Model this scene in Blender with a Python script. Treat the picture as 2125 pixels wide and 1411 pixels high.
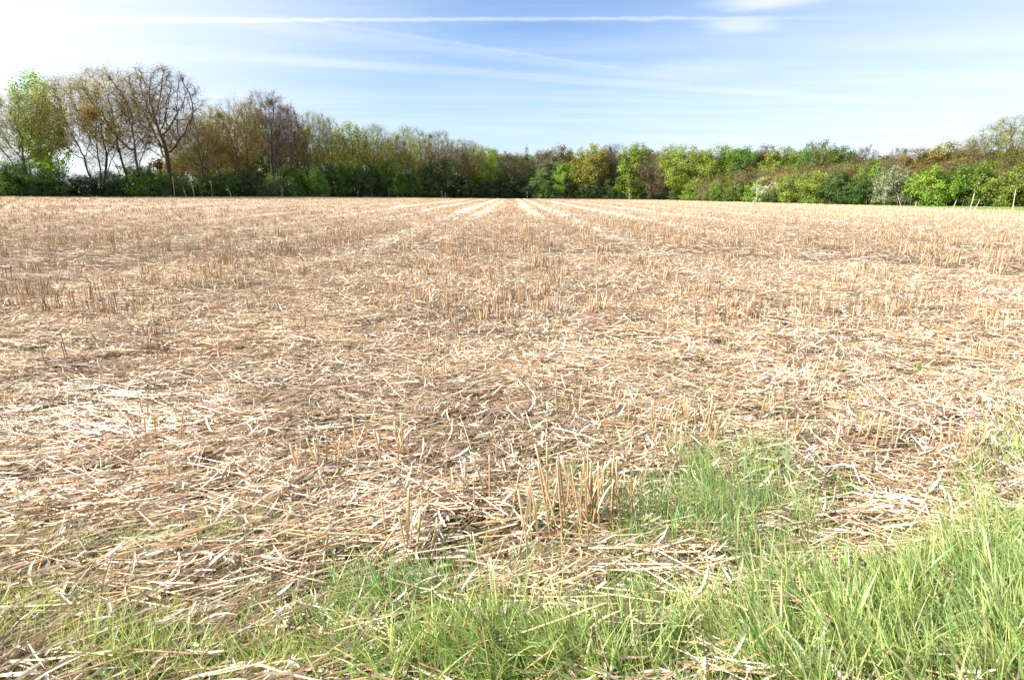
import bpy, math
import numpy as np
from mathutils import Vector

for o in list(bpy.data.objects):
    bpy.data.objects.remove(o)
C = bpy.context.scene.collection
RAD = math.radians

# ------------------------------------------------------------------ camera
FPX = 1180.0                     # focal length in pixels of the 2125 px wide photograph
PITCH = RAD(14.4)
EYE = 1.5
cd = bpy.data.cameras.new("camera")
cd.sensor_width = 36.0
cd.lens = 36.0 * FPX / 2125.0
cd.clip_end = 6000
cd.clip_start = 0.05
cam = bpy.data.objects.new("camera", cd)
C.objects.link(cam)
cam.location = (0, 0, EYE)
cam.rotation_euler = (RAD(90) - PITCH, 0, 0)
bpy.context.scene.camera = cam

# ------------------------------------------------------------------ light
SUN_EL = RAD(41)
SUN_AZ = RAD(102)                # degrees to the left of the viewing direction (+Y)
sdir = Vector((-math.sin(SUN_AZ) * math.cos(SUN_EL), math.cos(SUN_AZ) * math.cos(SUN_EL), math.sin(SUN_EL)))
sl = bpy.data.lights.new("sun", 'SUN')
sl.energy = 5.0
sl.angle = RAD(0.55)
sl.color = (1.0, 0.96, 0.885)
so = bpy.data.objects.new("sun", sl)
C.objects.link(so)
so.rotation_euler = sdir.to_track_quat('Z', 'Y').to_euler()

scene = bpy.context.scene
scene.view_settings.view_transform = 'Standard'
scene.view_settings.look = 'None'
scene.view_settings.gamma = 1
scene.view_settings.exposure = 1.1
scene.render.engine = 'CYCLES'
scene.cycles.max_bounces = 5
scene.cycles.transmission_bounces = 3
scene.cycles.diffuse_bounces = 2
scene.cycles.transparent_max_bounces = 4

w = bpy.data.worlds.new("World")
scene.world = w
w.use_nodes = True
nt = w.node_tree
for n in list(nt.nodes):
    nt.nodes.remove(n)
N = nt.nodes
L = nt.links


def wn(kind, **kw):
    n = N.new(kind)
    for k, v in kw.items():
        setattr(n, k, v)
    return n


def wmath(op, a, b=None, clamp=False):
    n = N.new('ShaderNodeMath')
    n.operation = op
    n.use_clamp = clamp
    for i, v in enumerate((a, b)):
        if v is None:
            continue
        if isinstance(v, (int, float)):
            n.inputs[i].default_value = v
        else:
            L.new(v, n.inputs[i])
    return n.outputs[0]


def wss(x, a, b, lo=0.0, hi=1.0):
    n = N.new('ShaderNodeMapRange')
    n.interpolation_type = 'SMOOTHSTEP'
    L.new(x, n.inputs['Value'])
    n.inputs['From Min'].default_value = a
    n.inputs['From Max'].default_value = b
    n.inputs['To Min'].default_value = lo
    n.inputs['To Max'].default_value = hi
    return n.outputs[0]


sky = wn('ShaderNodeTexSky')
sky.sky_type = 'NISHITA'
sky.sun_disc = False
sky.sun_elevation = SUN_EL
sky.sun_rotation = -SUN_AZ
sky.air_density = 1.0
sky.dust_density = 1.2
sky.ozone_density = 2.0
tc = wn('ShaderNodeTexCoord')
sep = wn('ShaderNodeSeparateXYZ')
L.new(tc.outputs['Generated'], sep.inputs[0])
DX, DY, DZ = sep.outputs
zc = wmath('MAXIMUM', DZ, 0.05)
PX = wmath('DIVIDE', DX, zc)         # a layer of cloud at constant height, seen in plan
PY = wmath('DIVIDE', DY, zc)
comb = wn('ShaderNodeCombineXYZ')
L.new(PX, comb.inputs[0])
L.new(PY, comb.inputs[1])


def cloudnoise(scale, detail, rough, sx=1.0, sy=1.0, rot=0.0, off=(0, 0, 0)):
    m = wn('ShaderNodeMapping')
    m.inputs['Scale'].default_value = (sx, sy, 1)
    m.inputs['Rotation'].default_value = (0, 0, rot)
    m.inputs['Location'].default_value = off
    L.new(comb.outputs[0], m.inputs[0])
    n = wn('ShaderNodeTexNoise')
    n.inputs['Scale'].default_value = scale
    n.inputs['Detail'].default_value = detail
    n.inputs['Roughness'].default_value = rough
    L.new(m.outputs[0], n.inputs['Vector'])
    return n.outputs['Fac']


def pix_dir(px, py):
    t = (705.5 - py) / FPX
    s = (px - 1062.5) / FPX
    cp, sp = math.cos(PITCH), math.sin(PITCH)
    return Vector((s, cp + t * sp, -sp + t * cp))


def trail(p0, p1, width, soft, strength, rag=0.0, fade=None):
    """a straight condensation trail across the cloud layer"""
    d0, d1 = pix_dir(*p0), pix_dir(*p1)
    a = Vector((d0.x / d0.z, d0.y / d0.z))
    b = Vector((d1.x / d1.z, d1.y / d1.z))
    u = (b - a)
    ln = u.length
    u.normalize()
    nrm = Vector((-u.y, u.x))
    dist = wmath('ADD', wmath('ADD', wmath('MULTIPLY', PX, nrm.x), wmath('MULTIPLY', PY, nrm.y)), -a.dot(nrm))
    along = wmath('ADD', wmath('ADD', wmath('MULTIPLY', PX, u.x), wmath('MULTIPLY', PY, u.y)), -a.dot(u))
    if rag:
        nz = cloudnoise(7.0, 4, 0.6)
        dist = wmath('ADD', dist, wmath('MULTIPLY', wmath('SUBTRACT', nz, 0.5), rag))
    dist = wmath('ABSOLUTE', dist)
    m = wss(dist, width, width + soft, 1.0, 0.0)
    e = ln * 0.12 if fade is None else fade
    m = wmath('MULTIPLY', m, wss(along, -e, e))
    m = wmath('MULTIPLY', m, wss(along, ln - e * 2.5, ln + e, 1.0, 0.0))
    return wmath('MULTIPLY', m, strength)


# thin high veil: thicker toward the sun on the left and low to the right
sd = wmath('ADD', wmath('ADD', wmath('MULTIPLY', DX, sdir.x), wmath('MULTIPLY', DY, sdir.y)), wmath('MULTIPLY', DZ, sdir.z))
veil_sun = wss(sd, 0.02, 0.78)
veil_low = wss(DZ, 0.34, 0.02)
veil_right = wmath('MULTIPLY', wss(DX, 0.02, 0.80), 0.40)
streak = cloudnoise(1.0, 6, 0.6, 0.25, 1.2, RAD(6), (3, 1, 0))
streak2 = cloudnoise(0.8, 5, 0.55, 0.5, 0.9, RAD(-20), (9, 4, 0))
veil = wmath('ADD', wmath('MULTIPLY', veil_sun, 1.15), wmath('MULTIPLY', veil_low, 0.34))
veil = wmath('ADD', wmath('ADD', veil, veil_right), wss(DZ, 0.75, 0.3, -0.1, 0.02))
veil = wmath('ADD', veil, wmath('MULTIPLY', wmath('SUBTRACT', wss(streak, 0.35, 0.72), 0.35), 0.15))
veil = wmath('ADD', veil, wmath('MULTIPLY', wmath('SUBTRACT', streak2, 0.5), 0.35))
tr = trail((150, 44), (1720, 38), 0.004, 0.062, 0.33, rag=0.10)
tr2 = trail((430, 40), (1400, 160), 0.03, 0.25, 0.12, rag=0.25)
tr3 = trail((620, 40), (1380, 158), 0.0, 0.06, 0.10, rag=0.06)
tr4 = trail((500, 118), (1900, 216), 0.05, 0.22, 0.16, rag=0.2)
for t_ in (tr, tr2, tr3, tr4):
    veil = wmath('ADD', veil, t_)
# two soft cumulus scraps upper right
for (cx, cy, rx, ry, st) in ((1585, 2, .38, .22, .5), (1530, 54, .30, .2, .36), (1430, 150, .6, .6, .14)):
    d = pix_dir(cx, cy)
    ax, ay = d.x / d.z, d.y / d.z
    q1 = wmath('POWER', wmath('DIVIDE', wmath('ADD', PX, -ax), rx), 2)
    q2 = wmath('POWER', wmath('DIVIDE', wmath('ADD', PY, -ay), ry), 2)
    nz = cloudnoise(2.6, 5, 0.6, off=(cx * .01, 0, 0))
    r = wmath('ADD', wmath('SQRT', wmath('ADD', q1, q2)), wmath('MULTIPLY', wmath('SUBTRACT', nz, 0.5), 1.3))
    veil = wmath('ADD', veil, wmath('MULTIPLY', wss(r, 1.15, 0.1), st))
veil = wmath('MULTIPLY', veil, 1.0, clamp=True)
skyb = wn('ShaderNodeVectorMath', operation='SCALE')
L.new(sky.outputs[0], skyb.inputs[0])
skyb.inputs['Scale'].default_value = 1.12
tint = wn('ShaderNodeMix')
tint.data_type = 'RGBA'
tint.blend_type = 'MULTIPLY'
tint.inputs[0].default_value = 1.0
L.new(skyb.outputs[0], tint.inputs[6])
tint.inputs[7].default_value = (0.84, 0.96, 1.10, 1)
mixc = wn('ShaderNodeMix')
mixc.data_type = 'RGBA'
L.new(veil, mixc.inputs[0])
L.new(tint.outputs[2], mixc.inputs[6])
CLOUD = wn('ShaderNodeRGB')
CLOUD.outputs[0].default_value = (6.5, 6.7, 7.1, 1)
L.new(CLOUD.outputs[0], mixc.inputs[7])
bg = wn('ShaderNodeBackground')
bg.inputs['Strength'].default_value = 0.08
L.new(mixc.outputs[2], bg.inputs['Color'])
wo = wn('ShaderNodeOutputWorld')
L.new(bg.outputs[0], wo.inputs['Surface'])


# ------------------------------------------------------------------ helpers
def hash2(ix, iy, seed):
    n = (ix.astype(np.int64) * 374761393 + iy.astype(np.int64) * 668265263 + seed * 974711) & 0x7fffffff
    n = (n ^ (n >> 13)) * 1274126177 & 0x7fffffff
    n = (n ^ (n >> 16)) & 0x7fffffff
    return n / float(0x7fffffff)


def vnoise(x, y, seed=0):
    x = np.asarray(x, float); y = np.asarray(y, float)
    ix, iy = np.floor(x), np.floor(y)
    fx, fy = x - ix, y - iy
    fx = fx * fx * (3 - 2 * fx); fy = fy * fy * (3 - 2 * fy)
    a = hash2(ix, iy, seed); b = hash2(ix + 1, iy, seed)
    c = hash2(ix, iy + 1, seed); d = hash2(ix + 1, iy + 1, seed)
    return (a * (1 - fx) + b * fx) * (1 - fy) + (c * (1 - fx) + d * fx) * fy


def fnoise(x, y, seed=0):
    return (vnoise(x, y, seed) + .5 * vnoise(x * 2.1, y * 2.1, seed + 1) + .25 * vnoise(x * 4.3, y * 4.3, seed + 2)) / 1.75


def sstep(x, a, b):
    t = np.clip((x - a) / (b - a), 0, 1)
    return t * t * (3 - 2 * t)


def terrain(x, y):
    x = np.asarray(x, float); y = np.asarray(y, float)
    d = np.sqrt(x * x + y * y)
    s = sstep(d, 14, 75)
    xl = np.clip(-x, 0, 120); xr = np.clip(x, 0, 120)
    z = s * (0.0165 * xl - 0.0055 * xr)
    z = z + s * 0.10 * (fnoise(x / 30, y / 30, 5) - .5)
    # the mat of litter is uneven
    near = 1 - sstep(d, 20, 45)
    z = z + near * 0.05 * (fnoise(x / 0.9, y / 0.9, 9) - .5) + near * 0.05 * (fnoise(x / 3.1, y / 3.1, 19) - .5)
    return z


def ground(px, py, z=0.0):
    d = pix_dir(px, py)
    k = (z - EYE) / d.z
    return d.x * k, d.y * k


def at(px, Y, py):
    """point at ground distance Y whose picture position is (px, py)"""
    d = pix_dir(px, py)
    k = Y / d.y
    return d.x * k, Y, EYE + d.z * k


def mesh_obj(name, verts, faces, mats, parent=None, col=None, smooth=False, matidx=None, mesh=None):
    if mesh is None:
        me = bpy.data.meshes.new(name)
        verts = np.asarray(verts, np.float32)
        if isinstance(faces, np.ndarray):
            flist = [faces]
        else:
            flist = [f for f in faces if len(f)]
        me.vertices.add(len(verts))
        me.vertices.foreach_set('co', verts.ravel())
        nl = sum(f.size for f in flist)
        npoly = sum(len(f) for f in flist)
        me.loops.add(nl)
        me.loops.foreach_set('vertex_index', np.concatenate([f.ravel() for f in flist]).astype(np.int32))
        me.polygons.add(npoly)
        tot = np.concatenate([np.full(len(f), f.shape[1], np.int32) for f in flist])
        st = np.concatenate([[0], np.cumsum(tot)[:-1]]).astype(np.int32)
        me.polygons.foreach_set('loop_start', st)
        me.polygons.foreach_set('loop_total', tot)
        if matidx is not None:
            me.polygons.foreach_set('material_index', np.asarray(matidx, np.int32))
        me.polygons.foreach_set('use_smooth', np.full(npoly, smooth, bool))
        me.update(calc_edges=True)
        if col is not None:
            at_ = me.color_attributes.new('Col', 'FLOAT_COLOR', 'POINT')
            c4 = np.ones((len(verts), 4), np.float32)
            c4[:, :3] = col
            at_.data.foreach_set('color', c4.ravel())
        for m in mats:
            me.materials.append(m)
    else:
        me = mesh
    o = bpy.data.objects.new(name, me)
    C.objects.link(o)
    if parent:
        o.parent = parent
    return o


def tag(o, label=None, cat=None, group=None, kind=None):
    if label: o['label'] = label
    if cat: o['category'] = cat
    if group: o['group'] = group
    if kind: o['kind'] = kind
    return o


def empty(name, loc, rz=0.0):
    o = bpy.data.objects.new(name, None)
    C.objects.link(o)
    o.location = loc
    o.rotation_euler = (0, 0, rz)
    o.empty_display_size = 0.2
    return o


class Acc:
    """collects vertices and faces"""
    def __init__(s):
        s.v = []; s.q = []; s.t = []; s.c = []; s.n = 0; s.qm = []; s.tm = []

    def add(s, v, q=None, t=None, c=None, m=0):
        v = v.reshape(-1, 3)
        if q is not None:
            s.q.append(q.reshape(-1, 4) + s.n); s.qm.append(np.full(len(s.q[-1]), m))
        if t is not None:
            s.t.append(t.reshape(-1, 3) + s.n); s.tm.append(np.full(len(s.t[-1]), m))
        if c is None:
            c = np.ones((len(v), 3))
        s.c.append(np.broadcast_to(c, (len(v), 3)) if c.ndim == 1 else c.reshape(-1, 3))
        s.v.append(v); s.n += len(v)

    def build(s, name, mats, parent=None, smooth=False):
        q = np.concatenate(s.q) if s.q else np.zeros((0, 4), int)
        t = np.concatenate(s.t) if s.t else np.zeros((0, 3), int)
        mi = np.concatenate((s.qm if s.q else []) + (s.tm if s.t else []))
        return mesh_obj(name, np.concatenate(s.v), [q, t], mats, parent, np.concatenate(s.c), smooth, mi)


def curve_frames(base, head, pitch, length, dh, dp, S, kink=0.0, rng=None):
    n = len(base)
    t = np.linspace(0, 1, S + 1)[None]
    h = head[:, None] + dh[:, None] * t
    p = pitch[:, None] + dp[:, None] * t
    if kink and rng is not None:
        h = h + rng.normal(0, kink, h.shape); p = p + rng.normal(0, kink, h.shape)
    T = np.stack([np.cos(p) * np.cos(h), np.cos(p) * np.sin(h), np.sin(p)], -1)
    step = (T[:, :-1] + T[:, 1:]) * .5 * (length[:, None, None] / S)
    P = np.concatenate([np.zeros((n, 1, 3)), np.cumsum(step, 1)], 1) + base[:, None]
    side = np.stack([-np.sin(h), np.cos(h), np.zeros_like(h)], -1)
    up = np.cross(T, side)
    return P, side, up


def ribbons(acc, base, head, pitch, length, width, dh, dp, roll, col, S=3, prof=None, kink=0, rng=None, m=0, twist=None, fold=0.0):
    P, side, up = curve_frames(base, head, pitch, length, dh, dp, S, kink, rng)
    n = len(base)
    r = roll[:, None]
    if twist is not None:
        r = r + twist[:, None] * np.linspace(0, 1, S + 1)[None]
    W = side * np.cos(r)[..., None] + up * np.sin(r)[..., None]
    pr = np.ones(S + 1) if prof is None else np.asarray(prof, float)
    hw = (width[:, None] * .5 * pr[None])[..., None]
    if fold:
        Nn = -side * np.sin(r)[..., None] + up * np.cos(r)[..., None]
        V = np.stack([P - W * hw, P - Nn * hw * fold, P + W * hw], 2)
        k = 3
    else:
        V = np.stack([P - W * hw, P + W * hw], 2)
        k = 2
    idx = np.arange(n * (S + 1) * k).reshape(n, S + 1, k)
    qs = []
    for j in range(k - 1):
        qs.append(np.stack([idx[:, :-1, j], idx[:, :-1, j + 1], idx[:, 1:, j + 1], idx[:, 1:, j]], -1).reshape(-1, 4))
    cc = np.broadcast_to(np.asarray(col)[:, None, None, :], (n, S + 1, k, 3)).reshape(-1, 3)
    acc.add(V, q=np.concatenate(qs), c=cc, m=m)


def tubes(acc, base, head, pitch, length, rad, dh, dp, col, S=2, K=4, prof=None, cap=True, kink=0, rng=None, m=0, topcol=None):
    P, side, up = curve_frames(base, head, pitch, length, dh, dp, S, kink, rng)
    n = len(base)
    a = np.arange(K) / K * 2 * np.pi
    pr = np.ones(S + 1) if prof is None else np.asarray(prof, float)
    R = (rad[:, None] * pr[None])[..., None, None]
    V = P[:, :, None] + R * (side[:, :, None] * np.cos(a)[None, None, :, None] + up[:, :, None] * np.sin(a)[None, None, :, None])
    idx = np.arange(n * (S + 1) * K).reshape(n, S + 1, K)
    nx = np.roll(idx, -1, 2)
    q = np.stack([idx[:, :-1], nx[:, :-1], nx[:, 1:], idx[:, 1:]], -1).reshape(-1, 4)
    cc = np.broadcast_to(np.asarray(col)[:, None, None, :], (n, S + 1, K, 3)).copy()
    if topcol is not None:
        cc[:, -1] = topcol
    t = None
    if cap:
        if K == 4:
            q = np.concatenate([q, idx[:, -1, :].reshape(-1, 4), idx[:, 0, ::-1].reshape(-1, 4)])
        elif K == 3:
            t = np.concatenate([idx[:, -1, :].reshape(-1, 3), idx[:, 0, ::-1].reshape(-1, 3)])
    acc.add(V, q=q, t=t, c=cc.reshape(-1, 3), m=m)
    return P


# ------------------------------------------------------------------ materials
def mat_new(name):
    m = bpy.data.materials.new(name)
    m.use_nodes = True
    nt = m.node_tree
    for n in list(nt.nodes):
        nt.nodes.remove(n)
    out = nt.nodes.new('ShaderNodeOutputMaterial')
    return m, nt, out


def foliage_mat(name, rough=0.55, spec=0.35, trans=0.35, transtint=(1.0, 1.0, 0.6), noise=0.3, nscale=6.0, objcol=False, attr=True, base=(1, 1, 1)):
    m, nt, out = mat_new(name)
    nd, lk = nt.nodes, nt.links
    col = None
    if attr:
        a = nd.new('ShaderNodeAttribute'); a.attribute_name = 'Col'
        col = a.outputs['Color']
    else:
        a = nd.new('ShaderNodeRGB'); a.outputs[0].default_value = (*base, 1)
        col = a.outputs[0]
    if objcol:
        oi = nd.new('ShaderNodeObjectInfo')
        mx = nd.new('ShaderNodeMix'); mx.data_type = 'RGBA'; mx.blend_type = 'MULTIPLY'
        mx.inputs[0].default_value = 1
        lk.new(col, mx.inputs[6]); lk.new(oi.outputs['Color'], mx.inputs[7])
        col = mx.outputs[2]
    if noise:
        g = nd.new('ShaderNodeTexCoord')
        nz = nd.new('ShaderNodeTexNoise'); nz.inputs['Scale'].default_value = nscale
        nz.inputs['Detail'].default_value = 3
        lk.new(g.outputs['Object'], nz.inputs['Vector'])
        mr = nd.new('ShaderNodeMapRange')
        lk.new(nz.outputs['Fac'], mr.inputs['Value'])
        mr.inputs['From Min'].default_value = .3; mr.inputs['From Max'].default_value = .7
        mr.inputs['To Min'].default_value = 1 - noise; mr.inputs['To Max'].default_value = 1 + noise
        sc = nd.new('ShaderNodeVectorMath'); sc.operation = 'SCALE'
        lk.new(col, sc.inputs[0]); lk.new(mr.outputs[0], sc.inputs['Scale'])
        col = sc.outputs[0]
    p = nd.new('ShaderNodeBsdfPrincipled')
    p.inputs['Roughness'].default_value = rough
    p.inputs['Specular IOR Level'].default_value = spec
    lk.new(col, p.inputs['Base Color'])
    if trans:
        t = nd.new('ShaderNodeBsdfTranslucent')
        mx = nd.new('ShaderNodeMix'); mx.data_type = 'RGBA'; mx.blend_type = 'MULTIPLY'
        mx.inputs[0].default_value = 1
        lk.new(col, mx.inputs[6]); mx.inputs[7].default_value = (*transtint, 1)
        lk.new(mx.outputs[2], t.inputs['Color'])
        ms = nd.new('ShaderNodeMixShader'); ms.inputs[0].default_value = trans
        lk.new(p.outputs[0], ms.inputs[1]); lk.new(t.outputs[0], ms.inputs[2])
        lk.new(ms.outputs[0], out.inputs[0])
    else:
        lk.new(p.outputs[0], out.inputs[0])
    return m


M_STEM = foliage_mat('straw_stem', rough=.42, spec=.45, trans=0.0, noise=.22, nscale=35)
M_LITTER = foliage_mat('dry_leaf', rough=.6, spec=.3, trans=0.12, transtint=(1, .9, .7), noise=.22, nscale=45)
M_GRASS = foliage_mat('grass_blade', rough=.36, spec=.5, trans=0.36, transtint=(1.15, 1.15, .45), noise=.2, nscale=9)
M_LEAF = foliage_mat('leaf', rough=.5, spec=.35, trans=0.38, transtint=(1.15, 1.15, .45), noise=.28, nscale=.9, objcol=True)
M_BARK = foliage_mat('bark', rough=.9, spec=.1, trans=0, noise=.4, nscale=3.0)
M_WOOD = foliage_mat('weathered_wood', rough=.8, spec=.2, trans=0, noise=.3, nscale=8)


def ground_mat(name, build):
    m, nt, out = mat_new(name)
    p = nt.nodes.new('ShaderNodeBsdfPrincipled')
    p.inputs['Roughness'].default_value = .95
    p.inputs['Specular IOR Level'].default_value = .1
    c, h = build(nt)
    nt.links.new(c, p.inputs['Base Color'])
    if h is not None:
        b = nt.nodes.new('ShaderNodeBump'); b.inputs['Strength'].default_value = .8; b.inputs['Distance'].default_value = .03
        nt.links.new(h, b.inputs['Height']); nt.links.new(b.outputs[0], p.inputs['Normal'])
    nt.links.new(p.outputs[0], out.inputs[0])
    return m


def n_noise(nt, scale, detail=4, rough=.6, sc=(1, 1, 1), rot=0):
    g = nt.nodes.new('ShaderNodeNewGeometry')
    mp = nt.nodes.new('ShaderNodeMapping'); mp.inputs['Scale'].default_value = sc
    mp.inputs['Rotation'].default_value = (0, 0, rot)
    nt.links.new(g.outputs['Position'], mp.inputs[0])
    nz = nt.nodes.new('ShaderNodeTexNoise')
    nz.inputs['Scale'].default_value = scale; nz.inputs['Detail'].default_value = detail; nz.inputs['Roughness'].default_value = rough
    nt.links.new(mp.outputs[0], nz.inputs['Vector'])
    return nz.outputs['Fac']


def n_ramp(nt, fac, stops):
    r = nt.nodes.new('ShaderNodeValToRGB')
    while len(r.color_ramp.elements) < len(stops):
        r.color_ramp.elements.new(.5)
    for e, (p, c) in zip(r.color_ramp.elements, stops):
        e.position = p; e.color = (*c, 1)
    nt.links.new(fac, r.inputs[0])
    return r.outputs[0]


def n_mix(nt, f, a, b, mode='MIX'):
    x = nt.nodes.new('ShaderNodeMix'); x.data_type = 'RGBA'; x.blend_type = mode
    if isinstance(f, float): x.inputs[0].default_value = f
    else: nt.links.new(f, x.inputs[0])
    for i, v in ((6, a), (7, b)):
        if isinstance(v, tuple): x.inputs[i].default_value = (*v, 1)
        else: nt.links.new(v, x.inputs[i])
    return x.outputs[2]


def b_field(nt):
    fine = n_noise(nt, 26, 5, .7, (1, 2.2, 1), .5)
    c1 = n_ramp(nt, fine, [(.32, (.04, .027, .018)), (.50, (.10, .068, .045)), (.62, (.26, .19, .13)), (.76, (.5, .41, .31))])
    lane = n_noise(nt, 1.1, 3, .6, (1, .03, 1))
    patch = n_noise(nt, .35, 4, .6, (1, .35, 1))
    c2 = n_ramp(nt, lane, [(.36, (.32, .215, .13)), (.50, (.42, .30, .20)), (.62, (.56, .45, .33))])
    c3 = n_mix(nt, .35, c2, n_ramp(nt, patch, [(.35, (.33, .22, .14)), (.65, (.60, .49, .37))]))
    # far out the eye sees the mean of litter and stubble, close up the gaps show soil
    g = nt.nodes.new('ShaderNodeNewGeometry')
    ln = nt.nodes.new('ShaderNodeVectorMath'); ln.operation = 'LENGTH'
    nt.links.new(g.outputs['Position'], ln.inputs[0])
    mr = nt.nodes.new('ShaderNodeMapRange'); nt.links.new(ln.outputs['Value'], mr.inputs['Value'])
    mr.inputs['From Min'].default_value = 12; mr.inputs['From Max'].default_value = 50
    mr.inputs['To Min'].default_value = 0; mr.inputs['To Max'].default_value = .8
    return n_mix(nt, mr.outputs[0], c1, c3), fine


def b_ground(nt):
    f = n_noise(nt, 1.5, 5, .65)
    return n_ramp(nt, f, [(.3, (.035, .03, .018)), (.5, (.06, .055, .028)), (.7, (.06, .08, .03))]), f


def b_meadow(nt):
    f = n_noise(nt, 2.0, 5, .6, (1, .5, 1))
    return n_ramp(nt, f, [(.3, (.13, .19, .05)), (.55, (.18, .25, .07)), (.75, (.24, .28, .10))]), f


M_FIELD = ground_mat('stubble_soil', b_field)
M_GROUND = ground_mat('woodland_floor', b_ground)
M_MEADOW = ground_mat('meadow_turf', b_meadow)

# ------------------------------------------------------------------ ground
EDGE = [(-2600, 30), (-1200, 50), (-600, 62), (0, 80), (250, 92), (500, 116), (780, 152), (1065, 190), (1380, 172), (1500, 138), (1700, 105), (1900, 80), (2125, 62), (2700, 45), (4200, 30)]
BUSH = [(1065, 192), (1380, 175), (1500, 141), (1700, 109), (1900, 95), (2125, 91), (2700, 82)]


def edgeY(px, tab=EDGE):
    return float(np.interp(px, [e[0] for e in tab], [e[1] for e in tab]))


O0 = np.array([0.0, -8.0])
epts = []
for px in np.linspace(-2600, 4200, 200):
    Y = edgeY(px)
    x, y, _ = at(px, Y, 405)
    epts.append((x, y))
epts = np.array(epts)
eang = np.arctan2(epts[:, 0] - O0[0], epts[:, 1] - O0[1])
erad = np.hypot(epts[:, 0] - O0[0], epts[:, 1] - O0[1])


def field_radius(a):
    return np.interp(a, np.concatenate([[-np.pi], eang, [np.pi]]), np.concatenate([[70], erad, [70]]))


def in_field(x, y, margin=0.0):
    a = np.arctan2(x - O0[0], y - O0[1])
    return np.hypot(x - O0[0], y - O0[1]) < field_radius(a) - margin


def radial_sheet(name, rfun, mat, zoff, na, nr, power, kind='structure'):
    a = np.linspace(-np.pi, np.pi, na, endpoint=False)
    t = np.linspace(0, 1, nr) ** power
    R = rfun(a)[:, None] * t[None]
    X = O0[0] + np.sin(a)[:, None] * R; Y = O0[1] + np.cos(a)[:, None] * R
    Z = terrain(X, Y) + zoff
    V = np.stack([X, Y, Z], -1)
    idx = np.arange(na * nr).reshape(na, nr)
    nx = np.roll(idx, -1, 0)
    q = np.stack([idx[:, 1:-1], nx[:, 1:-1], nx[:, 2:], idx[:, 2:]], -1).reshape(-1, 4)[:, ::-1]
    t3 = np.stack([idx[:, 0], nx[:, 1], idx[:, 1]], -1)[:, ::-1]
    o = mesh_obj(name, V.reshape(-1, 3), [q, t3], [mat], smooth=True)
    tag(o, kind=kind)
    return o


radial_sheet('field', field_radius, M_FIELD, 0.0, 540, 240, 2.0)
radial_sheet('ground', lambda a: np.full_like(a, 3000.0), M_GROUND, -0.06, 240, 160, 3.0)

# grass strip between the field and the bushes on the right
pxs = np.linspace(1560, 3200, 80)
V = []
for px in pxs:
    y0 = edgeY(px) - .4; y1 = edgeY(px, BUSH) + 4
    for k in range(6):
        Y = y0 + (y1 - y0) * k / 5
        x, y, _ = at(px, Y, 420)
        V.append((x, y, float(terrain(x, y)) - .02 + (.0 if k else -.03)))
idx = np.arange(len(V)).reshape(len(pxs), 6)
q = np.stack([idx[:-1, :-1], idx[1:, :-1], idx[1:, 1:], idx[:-1, 1:]], -1).reshape(-1, 4)
tag(mesh_obj('meadow', V, q, [M_MEADOW], smooth=True), kind='structure')

# ------------------------------------------------------------------ trees
def colonize(rng, envelope, n_att, starts, step=.5, di=4.0, dk=.9, up=0.18, iters=90, noise=.12):
    A = envelope(rng, n_att)
    pos = []; par = []
    for st in starts:                       # each start is a list of points from the root upward
        pi = -1
        for k, p in enumerate(st):
            if k == 0 and pos:
                pi = 0
                continue
            pos.append(np.array(p, float)); par.append(pi); pi = len(pos) - 1
    P = np.array(pos); par = list(par)
    alive = np.ones(len(A), bool)
    nearest = np.full(len(A), -1); nd = np.full(len(A), 1e9)
    new = np.arange(len(P))
    for it in range(iters):
        if not alive.any(): break
        if len(new) == 0: break
        D = np.linalg.norm(A[:, None] - P[None, new], axis=2)
        j = D.argmin(1); dm = D[np.arange(len(A)), j]
        upd = dm < nd
        nd[upd] = dm[upd]; nearest[upd] = new[j[upd]]
        alive &= nd > dk
        act = alive & (nd < (di if it > 3 else 99))
        if not act.any(): break
        dirs = A[act] - P[nearest[act]]
        dirs /= np.linalg.norm(dirs, axis=1)[:, None]
        acc = np.zeros_like(P)
        np.add.at(acc, nearest[act], dirs)
        g = np.unique(nearest[act])
        d = acc[g]
        nrm = np.linalg.norm(d, axis=1)
        ok = nrm > 1e-3
        g = g[ok]; d = d[ok] / nrm[ok][:, None]
        d = d + rng.normal(0, noise, d.shape); d[:, 2] += up
        d /= np.linalg.norm(d, axis=1)[:, None]
        newp = P[g] + d * step
        n0 = len(P)
        P = np.concatenate([P, newp]); par += list(g)
        new = np.arange(n0, len(P))
    return P, np.array(par)


def radii(P, par, tip=.012, e=2.3, scale=1.0):
    n = len(P)
    r = np.zeros(n)
    for i in range(n - 1, -1, -1):
        if r[i] == 0: r[i] = tip ** e
        if par[i] >= 0: r[par[i]] += r[i]
    return r ** (1 / e) * scale


def edge_tubes(acc, P, par, r, sel, K, col, m=0):
    i = np.nonzero(sel & (par >= 0))[0]
    if not len(i): return
    a = P[par[i]]; b = P[i]
    T = b - a; T /= np.linalg.norm(T, axis=1)[:, None] + 1e-9
    ref = np.where(np.abs(T[:, 2:3]) < .9, np.array([[0, 0, 1.]]), np.array([[1., 0, 0]]))
    s = np.cross(T, ref); s /= np.linalg.norm(s, axis=1)[:, None]
    u = np.cross(T, s)
    ang = np.arange(K) / K * 2 * np.pi
    ring = s[:, None] * np.cos(ang)[None, :, None] + u[:, None] * np.sin(ang)[None, :, None]
    r0 = np.minimum(r[par[i]], r[i] * 1.35); r1 = r[i]
    V = np.stack([a[:, None] + ring * r0[:, None, None], b[:, None] + ring * r1[:, None, None]], 1)
    idx = np.arange(len(i) * 2 * K).reshape(-1, 2, K)
    nx = np.roll(idx, -1, 2)
    q = np.stack([idx[:, 0], nx[:, 0], nx[:, 1], idx[:, 1]], -1).reshape(-1, 4)
    acc.add(V, q=q, c=np.asarray(col, float), m=m)


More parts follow.
